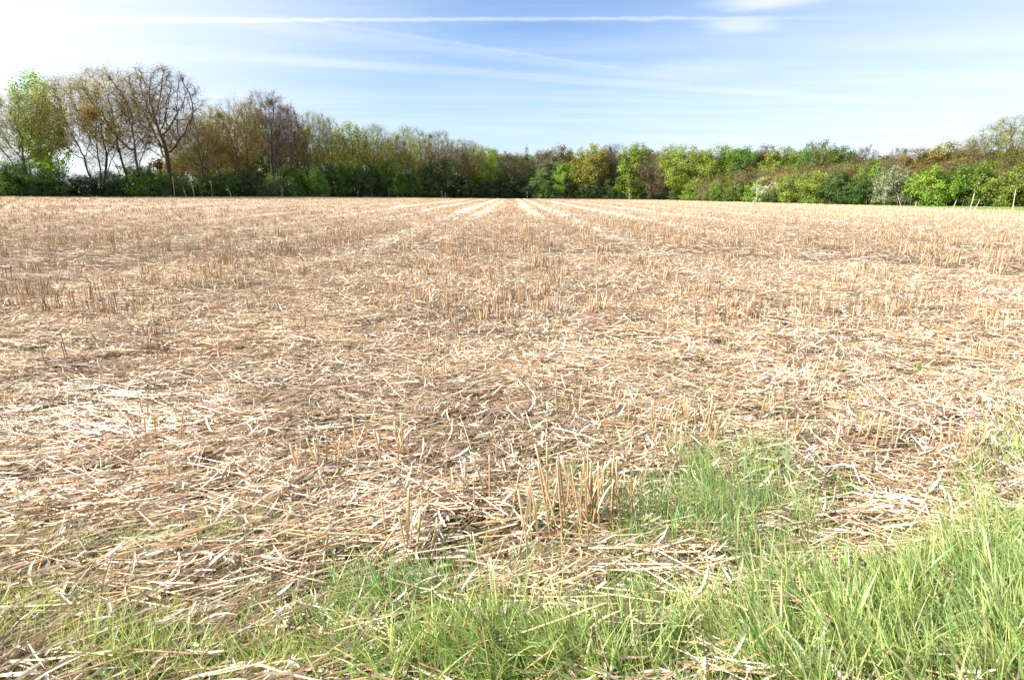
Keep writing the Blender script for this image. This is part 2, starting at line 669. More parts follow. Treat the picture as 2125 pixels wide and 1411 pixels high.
def leaf_quads(acc, pos, size, rng, col, m=1, droop=0.0, outward=None, ow=0.6):
    n = len(pos)
    nrm = rng.normal(0, 1, (n, 3))
    nrm /= np.linalg.norm(nrm, axis=1)[:, None]
    if outward is not None:
        nrm = nrm * (1 - ow) + outward * ow
    nrm[:, 2] += .35
    nrm /= np.linalg.norm(nrm, axis=1)[:, None]
    a = np.cross(nrm, rng.normal(0, 1, (n, 3))); a /= np.linalg.norm(a, axis=1)[:, None]
    b = np.cross(nrm, a)
    s = size[:, None]
    asp = rng.uniform(.5, .8, n)[:, None]
    V = np.stack([pos - a * s, pos - b * s * asp + a * s * .15, pos + a * s, pos + b * s * asp - a * s * .1], 1)
    q = np.arange(n * 4).reshape(-1, 4)
    cc = np.repeat(col, 4, 0)
    acc.add(V, q=q, c=cc, m=m)


def make_tree(seed, H, Wd, zb, n_att, stems, kind, leaf_n, leaf_s, twig_n=3, twig_l=.9, bark=(.075, .06, .045), step=.5, dk=.9, di=4.5, fan=.5, shape='dome', spread=.5, tipr=.011, leafcol=(1, 1, 1), colvar=.25, cluster=.45, lean=.0, rscale=1.0):
    rng = np.random.default_rng(seed)
    R = Wd / 2
    lob = rng.uniform(0, 6.28, 4)

    def env(rng, n):
        out = []
        while len(out) < n:
            p = rng.uniform(-1, 1, (n * 3, 3)); p[:, 2] = (p[:, 2] + 1) / 2
            z = p[:, 2]
            th = np.arctan2(p[:, 1], p[:, 0])
            if shape == 'dome':       # widening fan that ends in a dome
                prof = np.sqrt(np.clip(1 - ((z - .55) / .47) ** 2, 0, 1)) * np.where(z < .55, .55 + .45 * z / .55, 1)
            elif shape == 'round':
                prof = np.sqrt(np.clip(1 - ((z - .48) / .52) ** 2, 0, 1))
            elif shape == 'bush':     # full to the ground
                prof = np.sqrt(np.clip(1 - (np.clip(z - .3, 0, 1) / .7) ** 2.0, 0, 1)) * (.86 + .14 * np.clip(z / .3, 0, 1))
            elif shape == 'cone':
                prof = np.clip(1.02 - z, 0, 1) ** .8 * (.9)
            else:                      # column
                prof = np.sqrt(np.clip(1 - (np.abs(z - .45) / .55) ** 3, 0, 1))
            prof = prof * (1 + .14 * np.sin(2 * th + lob[0] + 3 * z) + .12 * np.sin(3 * th + lob[1] - 5 * z) + .10 * np.sin(5 * th + lob[2] + 9 * z))
            rr = np.hypot(p[:, 0], p[:, 1])
            ok = rr < prof
            # leave some hollows so that the outline is uneven
            h = vnoise(p[:, 0] * 2.6 + seed, p[:, 2] * 4 + p[:, 1] * 2.3, seed)
            ok &= h > .28
            q = p[ok]
            out += list(q[:n])
        A = np.array(out[:n])
        A[:, 0] *= R; A[:, 1] *= R
        A[:, 2] = zb + A[:, 2] * (H - zb)
        return A
    starts = []
    root = np.array([0, 0, -.15])
    for k in range(stems):
        a = rng.uniform(0, 6.28) if stems > 1 else 0
        base = np.array([math.cos(a), math.sin(a), 0]) * (spread * rng.uniform(.3, 1) if stems > 1 else 0)
        dirn = np.array([math.cos(a), math.sin(a), 0]) * fan * rng.uniform(.35, 1.0) if stems > 1 else rng.normal(0, .04, 3)
        pts = [root.copy()]; p = base.copy(); d = np.array([dirn[0], dirn[1], 1.0]); d /= np.linalg.norm(d)
        top = zb + (H - zb) * rng.uniform(.05, .3)
        while p[2] < top:
            pts.append(p.copy())
            d += rng.normal(0, .05 if stems > 1 else .018, 3); d[2] += .04; d /= np.linalg.norm(d)
            p = p + d * step
        pts.append(p.copy())
        starts.append(pts)
    P, par = colonize(rng, env, n_att, starts, step=step, dk=dk, di=di)
    r = radii(P, par, tipr, 2.25, rscale)
    acc_t = Acc(); acc_c = Acc()
    thick = r > min(max(.035, r.max() * .22), r.max() * .3)
    edge_tubes(acc_t, P, par, r, thick, 7, bark)
    edge_tubes(acc_c, P, par, r, ~thick, 4, bark, m=0)
    # fine twigs
    thin = np.nonzero((r < .035 if r.max() > .1 else r < r.max() * .6) & (par >= 0))[0]
    src = np.repeat(thin, twig_n)
    n = len(src)
    D = P[src] - P[par[src]]; D /= np.linalg.norm(D, axis=1)[:, None]
    D = D + rng.normal(0, .55, (n, 3)); D[:, 2] += .12; D /= np.linalg.norm(D, axis=1)[:, None]
    head = np.arctan2(D[:, 1], D[:, 0]); pit = np.arcsin(np.clip(D[:, 2], -1, 1))
    f = rng.uniform(0, 1, n)[:, None]
    base = P[src] * f + P[par[src]] * (1 - f)
    ln = rng.uniform(.5, 1.2, n) * twig_l
    bc = np.tile(np.array(bark) * 1.15, (n, 1))
    Pt = tubes(acc_c, base, head, pit, ln, np.full(n, tipr * .95), rng.normal(0, .5, n), rng.normal(.2, .4, n), bc, S=3, K=3, prof=[1, .8, .6, .35], cap=False, m=0)
    # leaves gathered along the twigs
    if leaf_n:
        cen = np.repeat(Pt[:, 2], leaf_n, 0) * .5 + np.repeat(Pt[:, 3], leaf_n, 0) * .5
        pos = cen + rng.normal(0, cluster * .5, cen.shape)
        N = len(pos)
        ctr = np.array([0, 0, zb + (H - zb) * .45])
        outw = pos - ctr; outw /= np.linalg.norm(outw, axis=1)[:, None] + 1e-6
        cl = np.repeat(rng.normal(0, 1, n), leaf_n)[:, None]
        hue = np.repeat(vnoise(Pt[:, 3, 0] * .8 + seed, Pt[:, 3, 2] * .8 + Pt[:, 3, 1] * .5, seed + 3), leaf_n)[:, None] - .5
        col = np.array(leafcol)[None] * (1 + colvar * .4 * cl + colvar * .5 * rng.normal(0, 1, (N, 1)))
        col = col * (1 + hue * np.array([[.55, .35, .2]]))
        col = np.clip(col, .15, 3)
        leaf_quads(acc_c, pos, leaf_s * rng.uniform(.6, 1.35, N), rng, col, m=1, outward=outw, ow=.45)
    tm = acc_t.build('trunk', [M_BARK], smooth=True)
    cm = acc_c.build('crown', [M_BARK, M_LEAF], smooth=False)
    vv = np.concatenate(acc_c.v)
    rr = np.abs(vv[:, :2]).ravel()
    res = (tm.data, cm.data, float(np.percentile(vv[:, 2], 99.7)), 2 * float(np.percentile(np.hypot(vv[:, 0], vv[:, 1]), 93)))
    bpy.data.objects.remove(tm); bpy.data.objects.remove(cm)
    return res


PROTO = {}
bare_bark = (.085, .068, .055)
for i in range(3):      # tall, opened by spring only, stems in a fan
    PROTO['fan%d' % i] = make_tree(11 + i, 18, [13, 12, 14][i], 3.0, 1050, [5, 4, 6][i], 'bare', 8, .07, twig_n=4, twig_l=1.1, bark=bare_bark, fan=.5, shape='dome', cluster=.6, dk=.62, rscale=1.5)
for i in range(2):      # a single thick trunk under a round twiggy crown
    PROTO['round%d' % i] = make_tree(26 + 3 * i, 18, 13, [4.2, 5.0][i], 1300, 1, 'bare', 5, .065, twig_n=4, twig_l=1.0, bark=bare_bark, shape='dome', cluster=.5, dk=.6, rscale=1.9)
for i in range(2):
    PROTO['slim%d' % i] = make_tree(31 + i, 17, 7.5, 3.5, 560, [1, 2][i], 'bare', 7, .11, twig_n=4, twig_l=.9, bark=bare_bark, shape='round', cluster=.45, dk=.62, rscale=1.4)
for i in range(3):      # trees already in leaf
    PROTO['leafy%d' % i] = make_tree(41 + i, 15, [10, 9, 11][i], [2.0, 1.6, 2.4][i], 420, [1, 2, 1][i], 'leafy', 9, .17, twig_n=3, twig_l=.9, shape='round', cluster=.7, dk=.9, colvar=.3)
for i in range(1):
    PROTO['column%d' % i] = make_tree(51 + i, 15, 6.5, .6, 360, 1, 'leafy', 9, .17, twig_n=3, twig_l=.8, shape='column', cluster=.6, dk=.85, colvar=.3)
for i in range(3):      # shrubs, full to the ground
    PROTO['shrub%d' % i] = make_tree(61 + i, 5.5, [6, 7, 5.5][i], .15, 330, [7, 8, 6][i], 'leafy', 9, .105, twig_n=3, twig_l=.55, step=.3, dk=.5, di=2.4, shape='bush', spread=1.0, fan=.9, cluster=.4, tipr=.008, colvar=.35)
for i in range(2):      # twiggy thicket
    PROTO['thicket%d' % i] = make_tree(71 + i, 6.5, 6.5, .3, 380, 8, 'bare', 5, .06, twig_n=5, twig_l=.6, step=.32, dk=.5, di=2.4, shape='bush', spread=1.4, fan=.7, cluster=.4, tipr=.008, bark=(.13, .09, .07), colvar=.35)
PROTO['pine0'] = make_tree(81, 17, 6.5, 3.0, 300, 1, 'leafy', 9, .15, twig_n=3, twig_l=.6, shape='cone', cluster=.45, dk=.8, colvar=.25)

COLS = {
    'green': (.13, .24, .035), 'lime': (.22, .34, .045), 'deep': (.055, .105, .028), 'mid': (.085, .16, .035), 'darkgreen': (.035, .07, .022),
    'ochre': (.27, .21, .06), 'olive': (.20, .215, .05), 'brown': (.20, .155, .07), 'mauve': (.19, .14, .09),
    'gold': (.30, .29, .06), 'yellowgreen': (.22, .29, .05), 'rust': (.28, .225, .09), 'red': (.13, .045, .035), 'grey': (.16, .125, .10),
    'white': (.44, .52, .38), 'cream': (.33, .35, .23), 'sage': (.20, .25, .13)}
trng = np.random.default_rng(5)


def place(name, proto, px, top, wpx, Y, colr, label, cat='tree', group=None, rz=None, bright=1.0):
    tm, cm, H, Wd = PROTO[proto]
    x, y, zt = at(px, Y, top)
    z0 = float(terrain(x, y)) - .12
    h = max(zt - z0, 1.0)
    depth = Y * math.cos(PITCH)
    wd = wpx * depth / FPX
    o = empty(name, (x, y, z0), trng.uniform(0, 6.28) if rz is None else rz)
    sz = h / H; sx = wd / Wd
    o.scale = (sx, sx, sz)
    tag(o, label, cat, group)
    for nm, me in (('trunk', tm), ('crown', cm)):
        c = bpy.data.objects.new(nm, me)
        C.objects.link(c)
        c.parent = o
        j = trng.uniform(.88, 1.12) * bright
        b = COLS[colr]
        c.color = (b[0] * j * trng.uniform(.94, 1.06), b[1] * j, b[2] * j, 1)
    return o


ORD = ['first', 'second', 'third', 'fourth', 'fifth', 'sixth', 'seventh', 'eighth', 'ninth', 'tenth', 'eleventh', 'twelfth', 'thirteenth', 'fourteenth', 'fifteenth', 'sixteenth', 'seventeenth', 'eighteenth', 'nineteenth', 'twentieth', 'twenty-first', 'twenty-second', 'twenty-third', 'twenty-fourth', 'twenty-fifth', 'twenty-sixth', 'twenty-seventh', 'twenty-eighth', 'twenty-ninth', 'thirtieth', 'thirty-first']
GL = 'trees along the left edge of the field'
LT = [  # proto, px, top, width, extra distance, colour, label
    ('leafy0', 62, 153, 98, 9, 'lime', 'bright green leafy tree at the far left end of the treeline'),
    ('fan0', 30, 196, 165, 3, 'olive', 'open many-stemmed tree in front of the bright green one at the far left'),
    ('fan2', 165, 158, 165, 5, 'ochre', 'ochre budding many-stemmed tree beside the bright green one at the left end'),
    ('fan1', 236, 140, 165, 3, 'ochre', 'tall orange-tipped leaning tree just left of the tallest round crown'),
    ('round0', 322, 132, 185, 3, 'mauve', 'tallest tree in the left row, bare round crown on one thick dark trunk'),
    ('fan0', 398, 238, 115, 5, 'brown', 'low brown twiggy tree tucked under the right side of the tallest crown'),
    ('slim0', 440, 220, 70, 6, 'ochre', 'slim ochre tree, first right of the gap after the tallest crown'),
    ('fan1', 490, 205, 100, 5, 'ochre', 'golden brown budding tree left of the tall grey crown'),
    ('round1', 548, 190, 120, 4, 'grey', 'tall grey leafless tree with a dome of fine twigs, second highest of the row'),
    ('slim1', 594, 222, 70, 8, 'grey', 'thin grey bare tree on the right shoulder of the grey dome'),
    ('fan2', 640, 231, 72, 5, 'olive', 'slender olive tipped tree with sky showing between its stems'),
    ('round0', 678, 237, 66, 5, 'olive', 'olive round topped tree with a clear dark single trunk'),
    ('leafy0', 722, 256, 78, 6, 'olive', 'dense olive green tree with a blunt flat top'),
    ('fan0', 776, 257, 74, 5, 'olive', 'open spiky olive tree right of the blunt olive one'),
    ('slim0', 815, 276, 50, 9, 'brown', 'small brown tree filling the gap between two olive crowns'),
    ('fan1', 852, 262, 84, 4, 'olive', 'yellow-green vase shaped tree with several strong upright limbs'),
    ('round1', 908, 271, 72, 5, 'brown', 'brownish bare domed tree near the low end of the left row'),
    ('fan2', 955, 290, 96, 3, 'brown', 'dense low brown tree hanging out over the shrubs'),
    ('leafy1', 1000, 303, 60, 5, 'yellowgreen', 'small yellow-green tree where the left row meets the far wood'),
]
for p, px, top, wpx, ex, colr, lab in LT:
    place('tree', p, px, top, wpx, edgeY(px) + ex + 4, colr, lab, group=GL, bright=1.3)
for k, px in enumerate(np.linspace(372, 985, 13)):
    px = px + trng.uniform(-12, 12)
    top = float(np.interp(px, [372, 420, 545, 640, 700, 850, 985], [265, 240, 225, 262, 275, 288, 312])) + trng.uniform(-4, 12)
    place('tree', ['slim0', 'fan1', 'slim1', 'leafy0', 'round0'][k % 5], px, top, trng.uniform(55, 85), edgeY(px) + trng.uniform(12, 30), ['ochre', 'olive', 'brown', 'olive', 'grey'][k % 5],
          '%s from the left of the half hidden trees filling the gaps behind the left row' % ORD[k], group='second row behind the left treeline')

# the far wood in the middle
GC = 'trees of the far wood'
CT = [
    ('leafy2', 1022, 311, 50, 8, 'green', 'fresh green crown at the left end of the far wood'),
    ('round0', 1062, 314, 74, 3, 'brown', 'round brown twiggy tree standing in front of the far wood'),
    ('pine0', 1097, 307, 46, 12, 'deep', 'dark green evergreen top poking over the middle wood'),
    ('round1', 1128, 311, 60, 6, 'mauve', 'mauve-brown round crown beside the dark evergreen top'),
    ('leafy0', 1165, 303, 62, 10, 'brown', 'rust brown leafing crown high in the middle wood'),
    ('column0', 1140, 330, 46, 3, 'sage', 'tall sage green tree hanging in front of the brown crowns'),
    ('leafy1', 1228, 300, 74, 3, 'gold', 'golden tree, widest yellow crown of the middle wood'),
    ('leafy0', 1178, 338, 52, 1, 'lime', 'bright pale green young tree in front of the golden tree'),
    ('round1', 1272, 298, 66, 6, 'grey', 'grey-brown twiggy tree right of the golden crown'),
    ('column0', 1318, 301, 62, 1, 'yellowgreen', 'narrow yellow-green tree leafy down to the ground'),
    ('thicket0', 1362, 313, 70, 1, 'mauve', 'dark purplish bare tree between two leafy yellow-green ones'),
    ('leafy2', 1330, 300, 60, 14, 'green', 'small green crown behind the narrow yellow-green tree'),
    ('leafy1', 1392, 303, 54, 16, 'gold', 'yellow crown seen over the purplish bare tree'),
    ('leafy2', 1432, 304, 96, 2, 'yellowgreen', 'big yellow-green tree reaching to the field where the hedge begins'),
    ('leafy0', 1500, 303, 90, 8, 'yellowgreen', 'second big yellow-green crown above the hedge'),
    ('leafy1', 1552, 307, 76, 8, 'green', 'mid green lumpy crown above the bright young hedge'),
    ('leafy2', 1598, 303, 56, 14, 'red', 'dark red leaved crown peeping over the green wood'),
    ('leafy0', 1630, 306, 84, 8, 'yellowgreen', 'rounded yellowish crown right of the red leaved one'),
    ('leafy2', 1684, 297, 60, 8, 'green', 'fresh green rounded tree high above the hedge'),
    ('leafy1', 1716, 293, 54, 7, 'olive', 'dark olive crown, highest of the green group above the hedge'),
    ('leafy0', 1752, 305, 62, 8, 'green', 'spreading green crown right of the dark olive one'),
    ('round0', 1796, 301, 56, 8, 'grey', 'bare grey-brown tree at the notch in the skyline'),
    ('thicket1', 1850, 318, 80, 16, 'brown', 'low brown twiggy crown in the dip of the skyline'),
    ('round1', 1872, 305, 46, 26, 'grey', 'faint bare treetop standing behind the dip in the skyline'),
    ('leafy1', 1915, 308, 100, 15, 'ochre', 'ochre brown dome left of the golden right-hand dome'),
    ('leafy0', 1975, 296, 96, 15, 'gold', 'golden green dome in the wood on the right'),
    ('fan1', 2048, 285, 90, 12, 'ochre', 'open ochre tree with bare limbs left of the corner tree'),
    ('leafy2', 2020, 318, 80, 8, 'brown', 'low brown leafing tree under the open ochre one'),
    ('fan2', 2118, 240, 150, 8, 'gold', 'tall golden tree cut off by the right side of the picture'),
]
for p, px, top, wpx, ex, colr, lab in CT:
    place('tree', p, px, top, wpx, edgeY(px, BUSH) + ex + (5 if px > 1480 else 0), colr, lab, group=GC)
for k, px in enumerate(np.linspace(1005, 1400, 15)):
    px += trng.uniform(-8, 8)
    place('tree', ['leafy0', 'leafy1', 'leafy2', 'column0'][k % 4], px, 318 + trng.uniform(-8, 10), trng.uniform(50, 75), 200 + trng.uniform(8, 25), ['mid', 'brown', 'deep', 'olive'][k % 4],
          '%s from the left of the darker trees deep inside the middle of the far wood' % ORD[k], group='inner trees of the far wood')
for k, px in enumerate(np.linspace(1400, 2200, 24)):
    px += trng.uniform(-10, 10)
    top = float(np.interp(px, [1400, 1700, 1800, 1860, 1950, 2100, 2200], [316, 312, 330, 330, 318, 312, 305]))
    place('tree', ['leafy0', 'leafy1', 'leafy2'][k % 3], px, top + trng.uniform(-4, 10), trng.uniform(60, 85), edgeY(px, BUSH) + trng.uniform(22, 34), ['mid', 'olive', 'ochre', 'deep'][k % 4],
          '%s from the left of the inner trees of the wood behind the hedge' % ORD[k], group='inner trees behind the hedge')

# twiggy orange-brown thicket band behind the hedge
for k, px in enumerate(np.linspace(1455, 2170, 22)):
    top = float(np.interp(px, [1455, 1560, 1700, 1850, 2000, 2170], [364, 349, 338, 334, 336, 328])) + trng.uniform(-3, 4)
    place('thicket', ['thicket0', 'thicket1'][k % 2], px, top, trng.uniform(70, 95), edgeY(px, BUSH) + trng.uniform(3.5, 6.0), ['rust', 'brown', 'ochre', 'rust'][(k * 7) % 4],
          '%s from the left of the rusty budding thickets between the green hedge and the wood' % ORD[k], 'bush', group='thicket band behind the hedge')

GH = 'shrubs of the hedge on the right'
SH = [
    ('shrub0', 1415, 383, 46, 0, 'mid', 'first mid green shrub at the left end of the hedge'),
    ('shrub2', 1445, 377, 50, -1, 'lime', 'small bright green shrub near the left end of the hedge'),
    ('thicket0', 1472, 376, 50, 0, 'sage', 'greyish half-bare shrub between two bright green ones'),
    ('shrub1', 1502, 377, 56, -1, 'green', 'bright green shrub just right of the greyish half-bare one'),
    ('shrub0', 1540, 372, 60, 0, 'green', 'round green shrub left of the tall pole in the hedge'),
    ('shrub2', 1572, 378, 46, -1, 'lime', 'bright shrub directly left of the white blossom'),
    ('shrub1', 1606, 366, 74, 1.5, 'white', 'shrub covered with white blossom, leaning to the right'),
    ('shrub0', 1612, 394, 62, -1.5, 'mid', 'low dark green shrub at the foot of the white blossom'),
    ('shrub2', 1655, 362, 66, 0, 'yellowgreen', 'yellow-green shrub right of the white blossom'),
    ('shrub1', 1702, 355, 78, 0, 'yellowgreen', 'wide yellowish shrub in the middle of the hedge'),
    ('shrub0', 1748, 356, 80, 0, 'mid', 'large dark green shrub right of the wide yellowish one'),
    ('shrub2', 1788, 372, 60, -1, 'mid', 'dull green shrub left of the pinkish blossom'),
    ('shrub1', 1808, 334, 74, 3, 'green', 'tall green shrub rising behind the left of the pinkish blossom'),
    ('shrub2', 1856, 348, 76, 0, 'cream', 'big shrub with cream and pinkish fading blossom'),
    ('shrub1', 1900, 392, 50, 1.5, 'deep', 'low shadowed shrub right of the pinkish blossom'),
    ('shrub0', 1942, 347, 96, 0, 'lime', 'broad bright green dome of a shrub on the grass strip'),
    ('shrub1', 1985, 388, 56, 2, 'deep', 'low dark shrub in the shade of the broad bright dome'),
    ('shrub2', 2022, 340, 90, 1, 'green', 'high green shrub right of the broad bright dome'),
    ('shrub1', 2085, 335, 116, -1, 'yellowgreen', 'largest yellow-green shrub near the right side of the picture'),
    ('shrub0', 2150, 330, 100, 0, 'rust', 'rusty shrub cut by the right side of the picture'),
]
for p, px, top, wpx, ex, colr, lab in SH:
    o = place('shrub', p, px, top, wpx, edgeY(px, BUSH) + ex, colr, lab, 'shrub', group=GH)

GS = 'shrubs under the left treeline'
for k, (px, top, wpx, colr) in enumerate([
    (-10, 330, 90, 'green'), (45, 336, 100, 'mid'), (105, 352, 80, 'mid'), (165, 362, 70, 'deep'), (215, 356, 70, 'deep'), (262, 345, 80, 'green'), (305, 343, 70, 'mid'),
    (360, 358, 75, 'mid'), (415, 362, 80, 'deep'), (462, 356, 70, 'mid'), (508, 352, 70, 'deep'), (552, 372, 60, 'sage'), (596, 345, 80, 'mid'), (640, 346, 70, 'green'),
    (690, 342, 80, 'mid'), (735, 348, 70, 'deep'), (780, 345, 70, 'deep'), (808, 330, 60, 'green'), (848, 346, 60, 'mid'), (905, 330, 74, 'deep'), (880, 362, 60, 'mid'),
    (955, 366, 70, 'deep'), (1000, 368, 60, 'deep'), (1045, 372, 60, 'deep'), (1090, 374, 60, 'darkgreen'), (1135, 352, 60, 'mid'), (1185, 366, 60, 'deep'), (1230, 368, 60, 'deep'),
    (1275, 372, 60, 'deep'), (1335, 390, 50, 'mid'), (1375, 392, 46, 'darkgreen')]):
    words = {'green': 'fresh green', 'mid': 'mid green', 'deep': 'dark green', 'sage': 'pale silvery green', 'darkgreen': 'very dark'}[colr]
    place('shrub', ['shrub0', 'shrub1', 'shrub2'][k % 3], px, top, wpx, edgeY(px) + trng.uniform(3.2, 5.0), colr,
          '%s shrub, %s in the line of undergrowth counted from the left' % (words, ORD[k]), 'shrub', group=GS)

# the wood beyond: one mass of foliage
wr = np.random.default_rng(77)
acc = Acc()
xs = []
for px in np.arange(330, 2500, 14):
    for k in range(5):
        Y0 = (edgeY(px) if px < 1065 else edgeY(px, BUSH)) + wr.uniform(34, 60)
        topy = float(np.interp(px, [330, 545, 700, 1000, 1400, 1750, 1860, 2100, 2500], [330, 300, 312, 322, 318, 322, 336, 318, 300])) + 4
        x, y, zt = at(px + wr.uniform(-8, 8), Y0, topy)
        g = float(terrain(x, y))
        zc_ = g + (zt - g) * wr.uniform(.05, 1) ** .8
        xs.append((x, y, zc_))
xs = np.array(xs)
n = 130
pos = np.repeat(xs, n, 0)
dv = wr.normal(0, 1, pos.shape); dv /= np.linalg.norm(dv, axis=1)[:, None]
pos = pos + dv * wr.uniform(.5, 2.1, (len(pos), 1))
pos[:, 2] = np.maximum(pos[:, 2], 0.2)
cc = np.array([.1, .12, .04])[None] * (1 + .35 * np.repeat(wr.normal(0, 1, len(xs)), n)[:, None] + .2 * wr.normal(0, 1, (len(pos), 1)))
cc = np.clip(cc * np.repeat(wr.uniform(.8, 1.4, (len(xs), 1)), n, 0) ** np.array([[2, 0, 0]]), .01, 1)
leaf_quads(acc, pos, wr.uniform(.25, .6, len(pos)), wr, cc, m=0, outward=dv, ow=.5)
wood = acc.build('wood', [M_LEAF])
wood.color = (1, 1, 1, 1)
tag(wood, 'far-off mass of woodland beyond the treelines', 'wood', kind='stuff')

# ------------------------------------------------------------------ poles and posts at the field edge
def pole(px, y0, y1, dxtop, Y, label, thick=.05, rows=(.62, .53, .38)):
    x, y, _ = at(px, Y, 410)
    z = float(terrain(x, y))
    xt, yt, zt = at(px + dxtop, Y, y1)
    rng = np.random.default_rng(int(px))
    acc = Acc()
    v = Vector((xt - x, 0, zt - z)); ln = v.length + .3
    b = np.array([[0, 0, -.15]])
    pit = math.atan2(v.z, abs(v.x) + 1e-6); hd = 0.0 if v.x >= 0 else math.pi
    c = np.array([rows]) * rng.uniform(.85, 1.1)
    tubes(acc, b, np.array([hd]), np.array([pit]), np.array([ln]), np.array([thick]), np.array([rng.normal(0, .05)]), np.array([rng.normal(0, .05)]), c, S=5, K=4, prof=[1.05, 1, .95, .9, .85, .78], kink=.012, rng=rng)
    o = acc.build('wooden_pole', [M_WOOD])
    o.location = (x, y, z)
    tag(o, label, 'pole', 'thin poles along the field edge')
    return o


PO = [(362, 410, 368, -3, 'upright pale pole in front of the tallest tree'),
      (387, 407, 384, -9, 'thin faint pole leaning left between two thicker pale ones'),
      (404, 411, 358, -12, 'longest pole on the left, leaning left with a pale shaft'),
      (419, 408, 400, -2, 'short stub of a stake right of the longest leaning pole'),
      (441, 410, 377, -3, 'nearly upright pole below the golden brown tree'),
      (481, 408, 386, -10, 'thin pole leaning strongly left beneath the tall grey tree'),
      (543, 408, 386, -7, 'slanting thin pole before a silvery shrub'),
      (585, 412, 388, 0, 'thick upright post standing clear of the dark shrubs at left'),
      (743, 412, 395, 0, 'short upright pole, first of four below the olive trees'),
      (772, 412, 389, 0, 'taller upright pole, second of four below the olive trees'),
      (807, 411, 395, 0, 'upright pole, third of four below the olive trees'),
      (818, 411, 394, -2, 'slightly leaning pole, fourth of four below the olive trees'),
      (917, 411, 395, 0, 'thin pole, left one of a close pair under the brown tree'),
      (924, 411, 400, 0, 'shorter pole, right one of a close pair under the brown tree'),
      (1063, 411, 394, 0, 'pole standing where the crop rows run together'),
      (1094, 411, 398, 0, 'pole just right of the point where the crop rows meet'),
      (1306, 413, 366, 0, 'tall pole in front of the narrow yellow-green tree'),
      (1524, 418, 386, 0, 'slim pole against the round green hedge shrub'),
      (1570, 422, 394, 0, 'pale pole just left of the white blossom'),
      (1639, 422, 402, 0, 'short pole right of the white blossom'),
      (1874, 429, 408, -9, 'pale stick leaning left at the start of the green strip'),
      (1903, 431, 421, -2, 'tiny stake right of the leaning pale stick'),
      (2017, 434, 404, 5, 'thin pole leaning right before the high green shrub'),
      (2027, 432, 417, 4, 'short stake leaning right beside a longer one'),
      (2107, 438, 396, 0, 'tall upright pole near the right side of the picture'),
      (1981, 432, 418, 2, 'short stake in the grass strip before the bright dome')]
for px, y0, y1, dx, lab in PO:
    pole(px, y0, y1, dx, edgeY(px) - .3, lab, thick=(.075 if (y0 - y1) > 22 else .055) * (.7 if px > 1500 else 1))

# a low wire fence in front of the wood and the hedge
def fence(p0, p1, tab, off, step, label, hgt=1.1):
    e = empty('wire_fence', (*at(p0, edgeY(p0, tab) + off, 410)[:2], 0))
    tag(e, label, 'fence')
    ox, oy = e.location.x, e.location.y
    pts = []
    px = p0
    rng = np.random.default_rng(int(p0))
    k = 0
    while px < p1:
        Y = edgeY(px, tab) + off
        x, y, _ = at(px, Y, 410)
        z = float(terrain(x, y))
        pts.append((x - ox, y - oy, z))
        acc = Acc()
        tubes(acc, np.array([[x - ox, y - oy, z - .1]]), np.array([rng.uniform(0, 6)]), np.array([RAD(90) - rng.uniform(0, .08)]), np.array([hgt * rng.uniform(.9, 1.2)]), np.array([.045]), np.zeros(1), np.zeros(1), np.array([[.17, .13, .10]]), S=2, K=4)
        acc.build('post', [M_WOOD], e)
        px += step * rng.uniform(.8, 1.25)
        k += 1
    pts = np.array(pts)
    for hh in (.35, .7, 1.0):
        acc = Acc()
        for a, b in zip(pts[:-1], pts[1:]):
            d = b - a
            ln = np.linalg.norm(d)
            tubes(acc, np.array([[a[0], a[1], a[2] + hh]]), np.array([math.atan2(d[1], d[0])]), np.array([math.asin(d[2] / ln)]), np.array([ln]), np.array([.004]), np.zeros(1), np.zeros(1), np.array([[.2, .2, .2]]), S=1, K=3)
        acc.build('wire', [M_WOOD], e)


fence(960, 1400, EDGE, .6, 13, 'low wire fence with dark wooden posts before the far wood')
fence(1405, 2180, BUSH, -2.6, 15, 'low wire fence with grey posts along the front of the hedge')

# ------------------------------------------------------------------ stubble, litter and grass
rng = np.random.default_rng(2024)
STRAW = np.array([[.60, .43, .27], [.52, .335, .19], [.69, .53, .36], [.42, .28, .155], [.67, .55, .40], [.27, .175, .105]])
PALE = np.array([[.77, .70, .57], [.72, .62, .48], [.81, .75, .65], [.63, .52, .39], [.46, .35, .25], [.25, .18, .13]])


def pick(pal, n, rng, var=.12, w=None):
    i = rng.choice(len(pal), n, p=w)
    return np.clip(pal[i] * (1 + rng.normal(0, var, (n, 1))) * (1 + rng.normal(0, .03, (n, 3))), .02, .9)


# stuff: lying straw.  points drawn over the wedge of ground in front of the camera
def wedge_points(n, r0, r1, rng, half=RAD(50), power=1.0):
    a = rng.uniform(-half, half, n)
    u = rng.uniform(0, 1, n)
    r = np.sqrt(r0 ** 2 + u * (r1 ** 2 - r0 ** 2)) if power == 1.0 else r0 * (r1 / r0) ** u
    x = np.sin(a) * r; y = np.cos(a) * r
    return x, y


def heading(x, y, n, rng, spread=.75):
    base = .42 + 1.3 * (fnoise(x / 1.6, y / 1.6, 31) - .5) + .7 * (vnoise(x / .5, y / .5, 33) - .5)
    h = base + rng.normal(0, spread, n)
    return h + np.pi * rng.integers(0, 2, n)


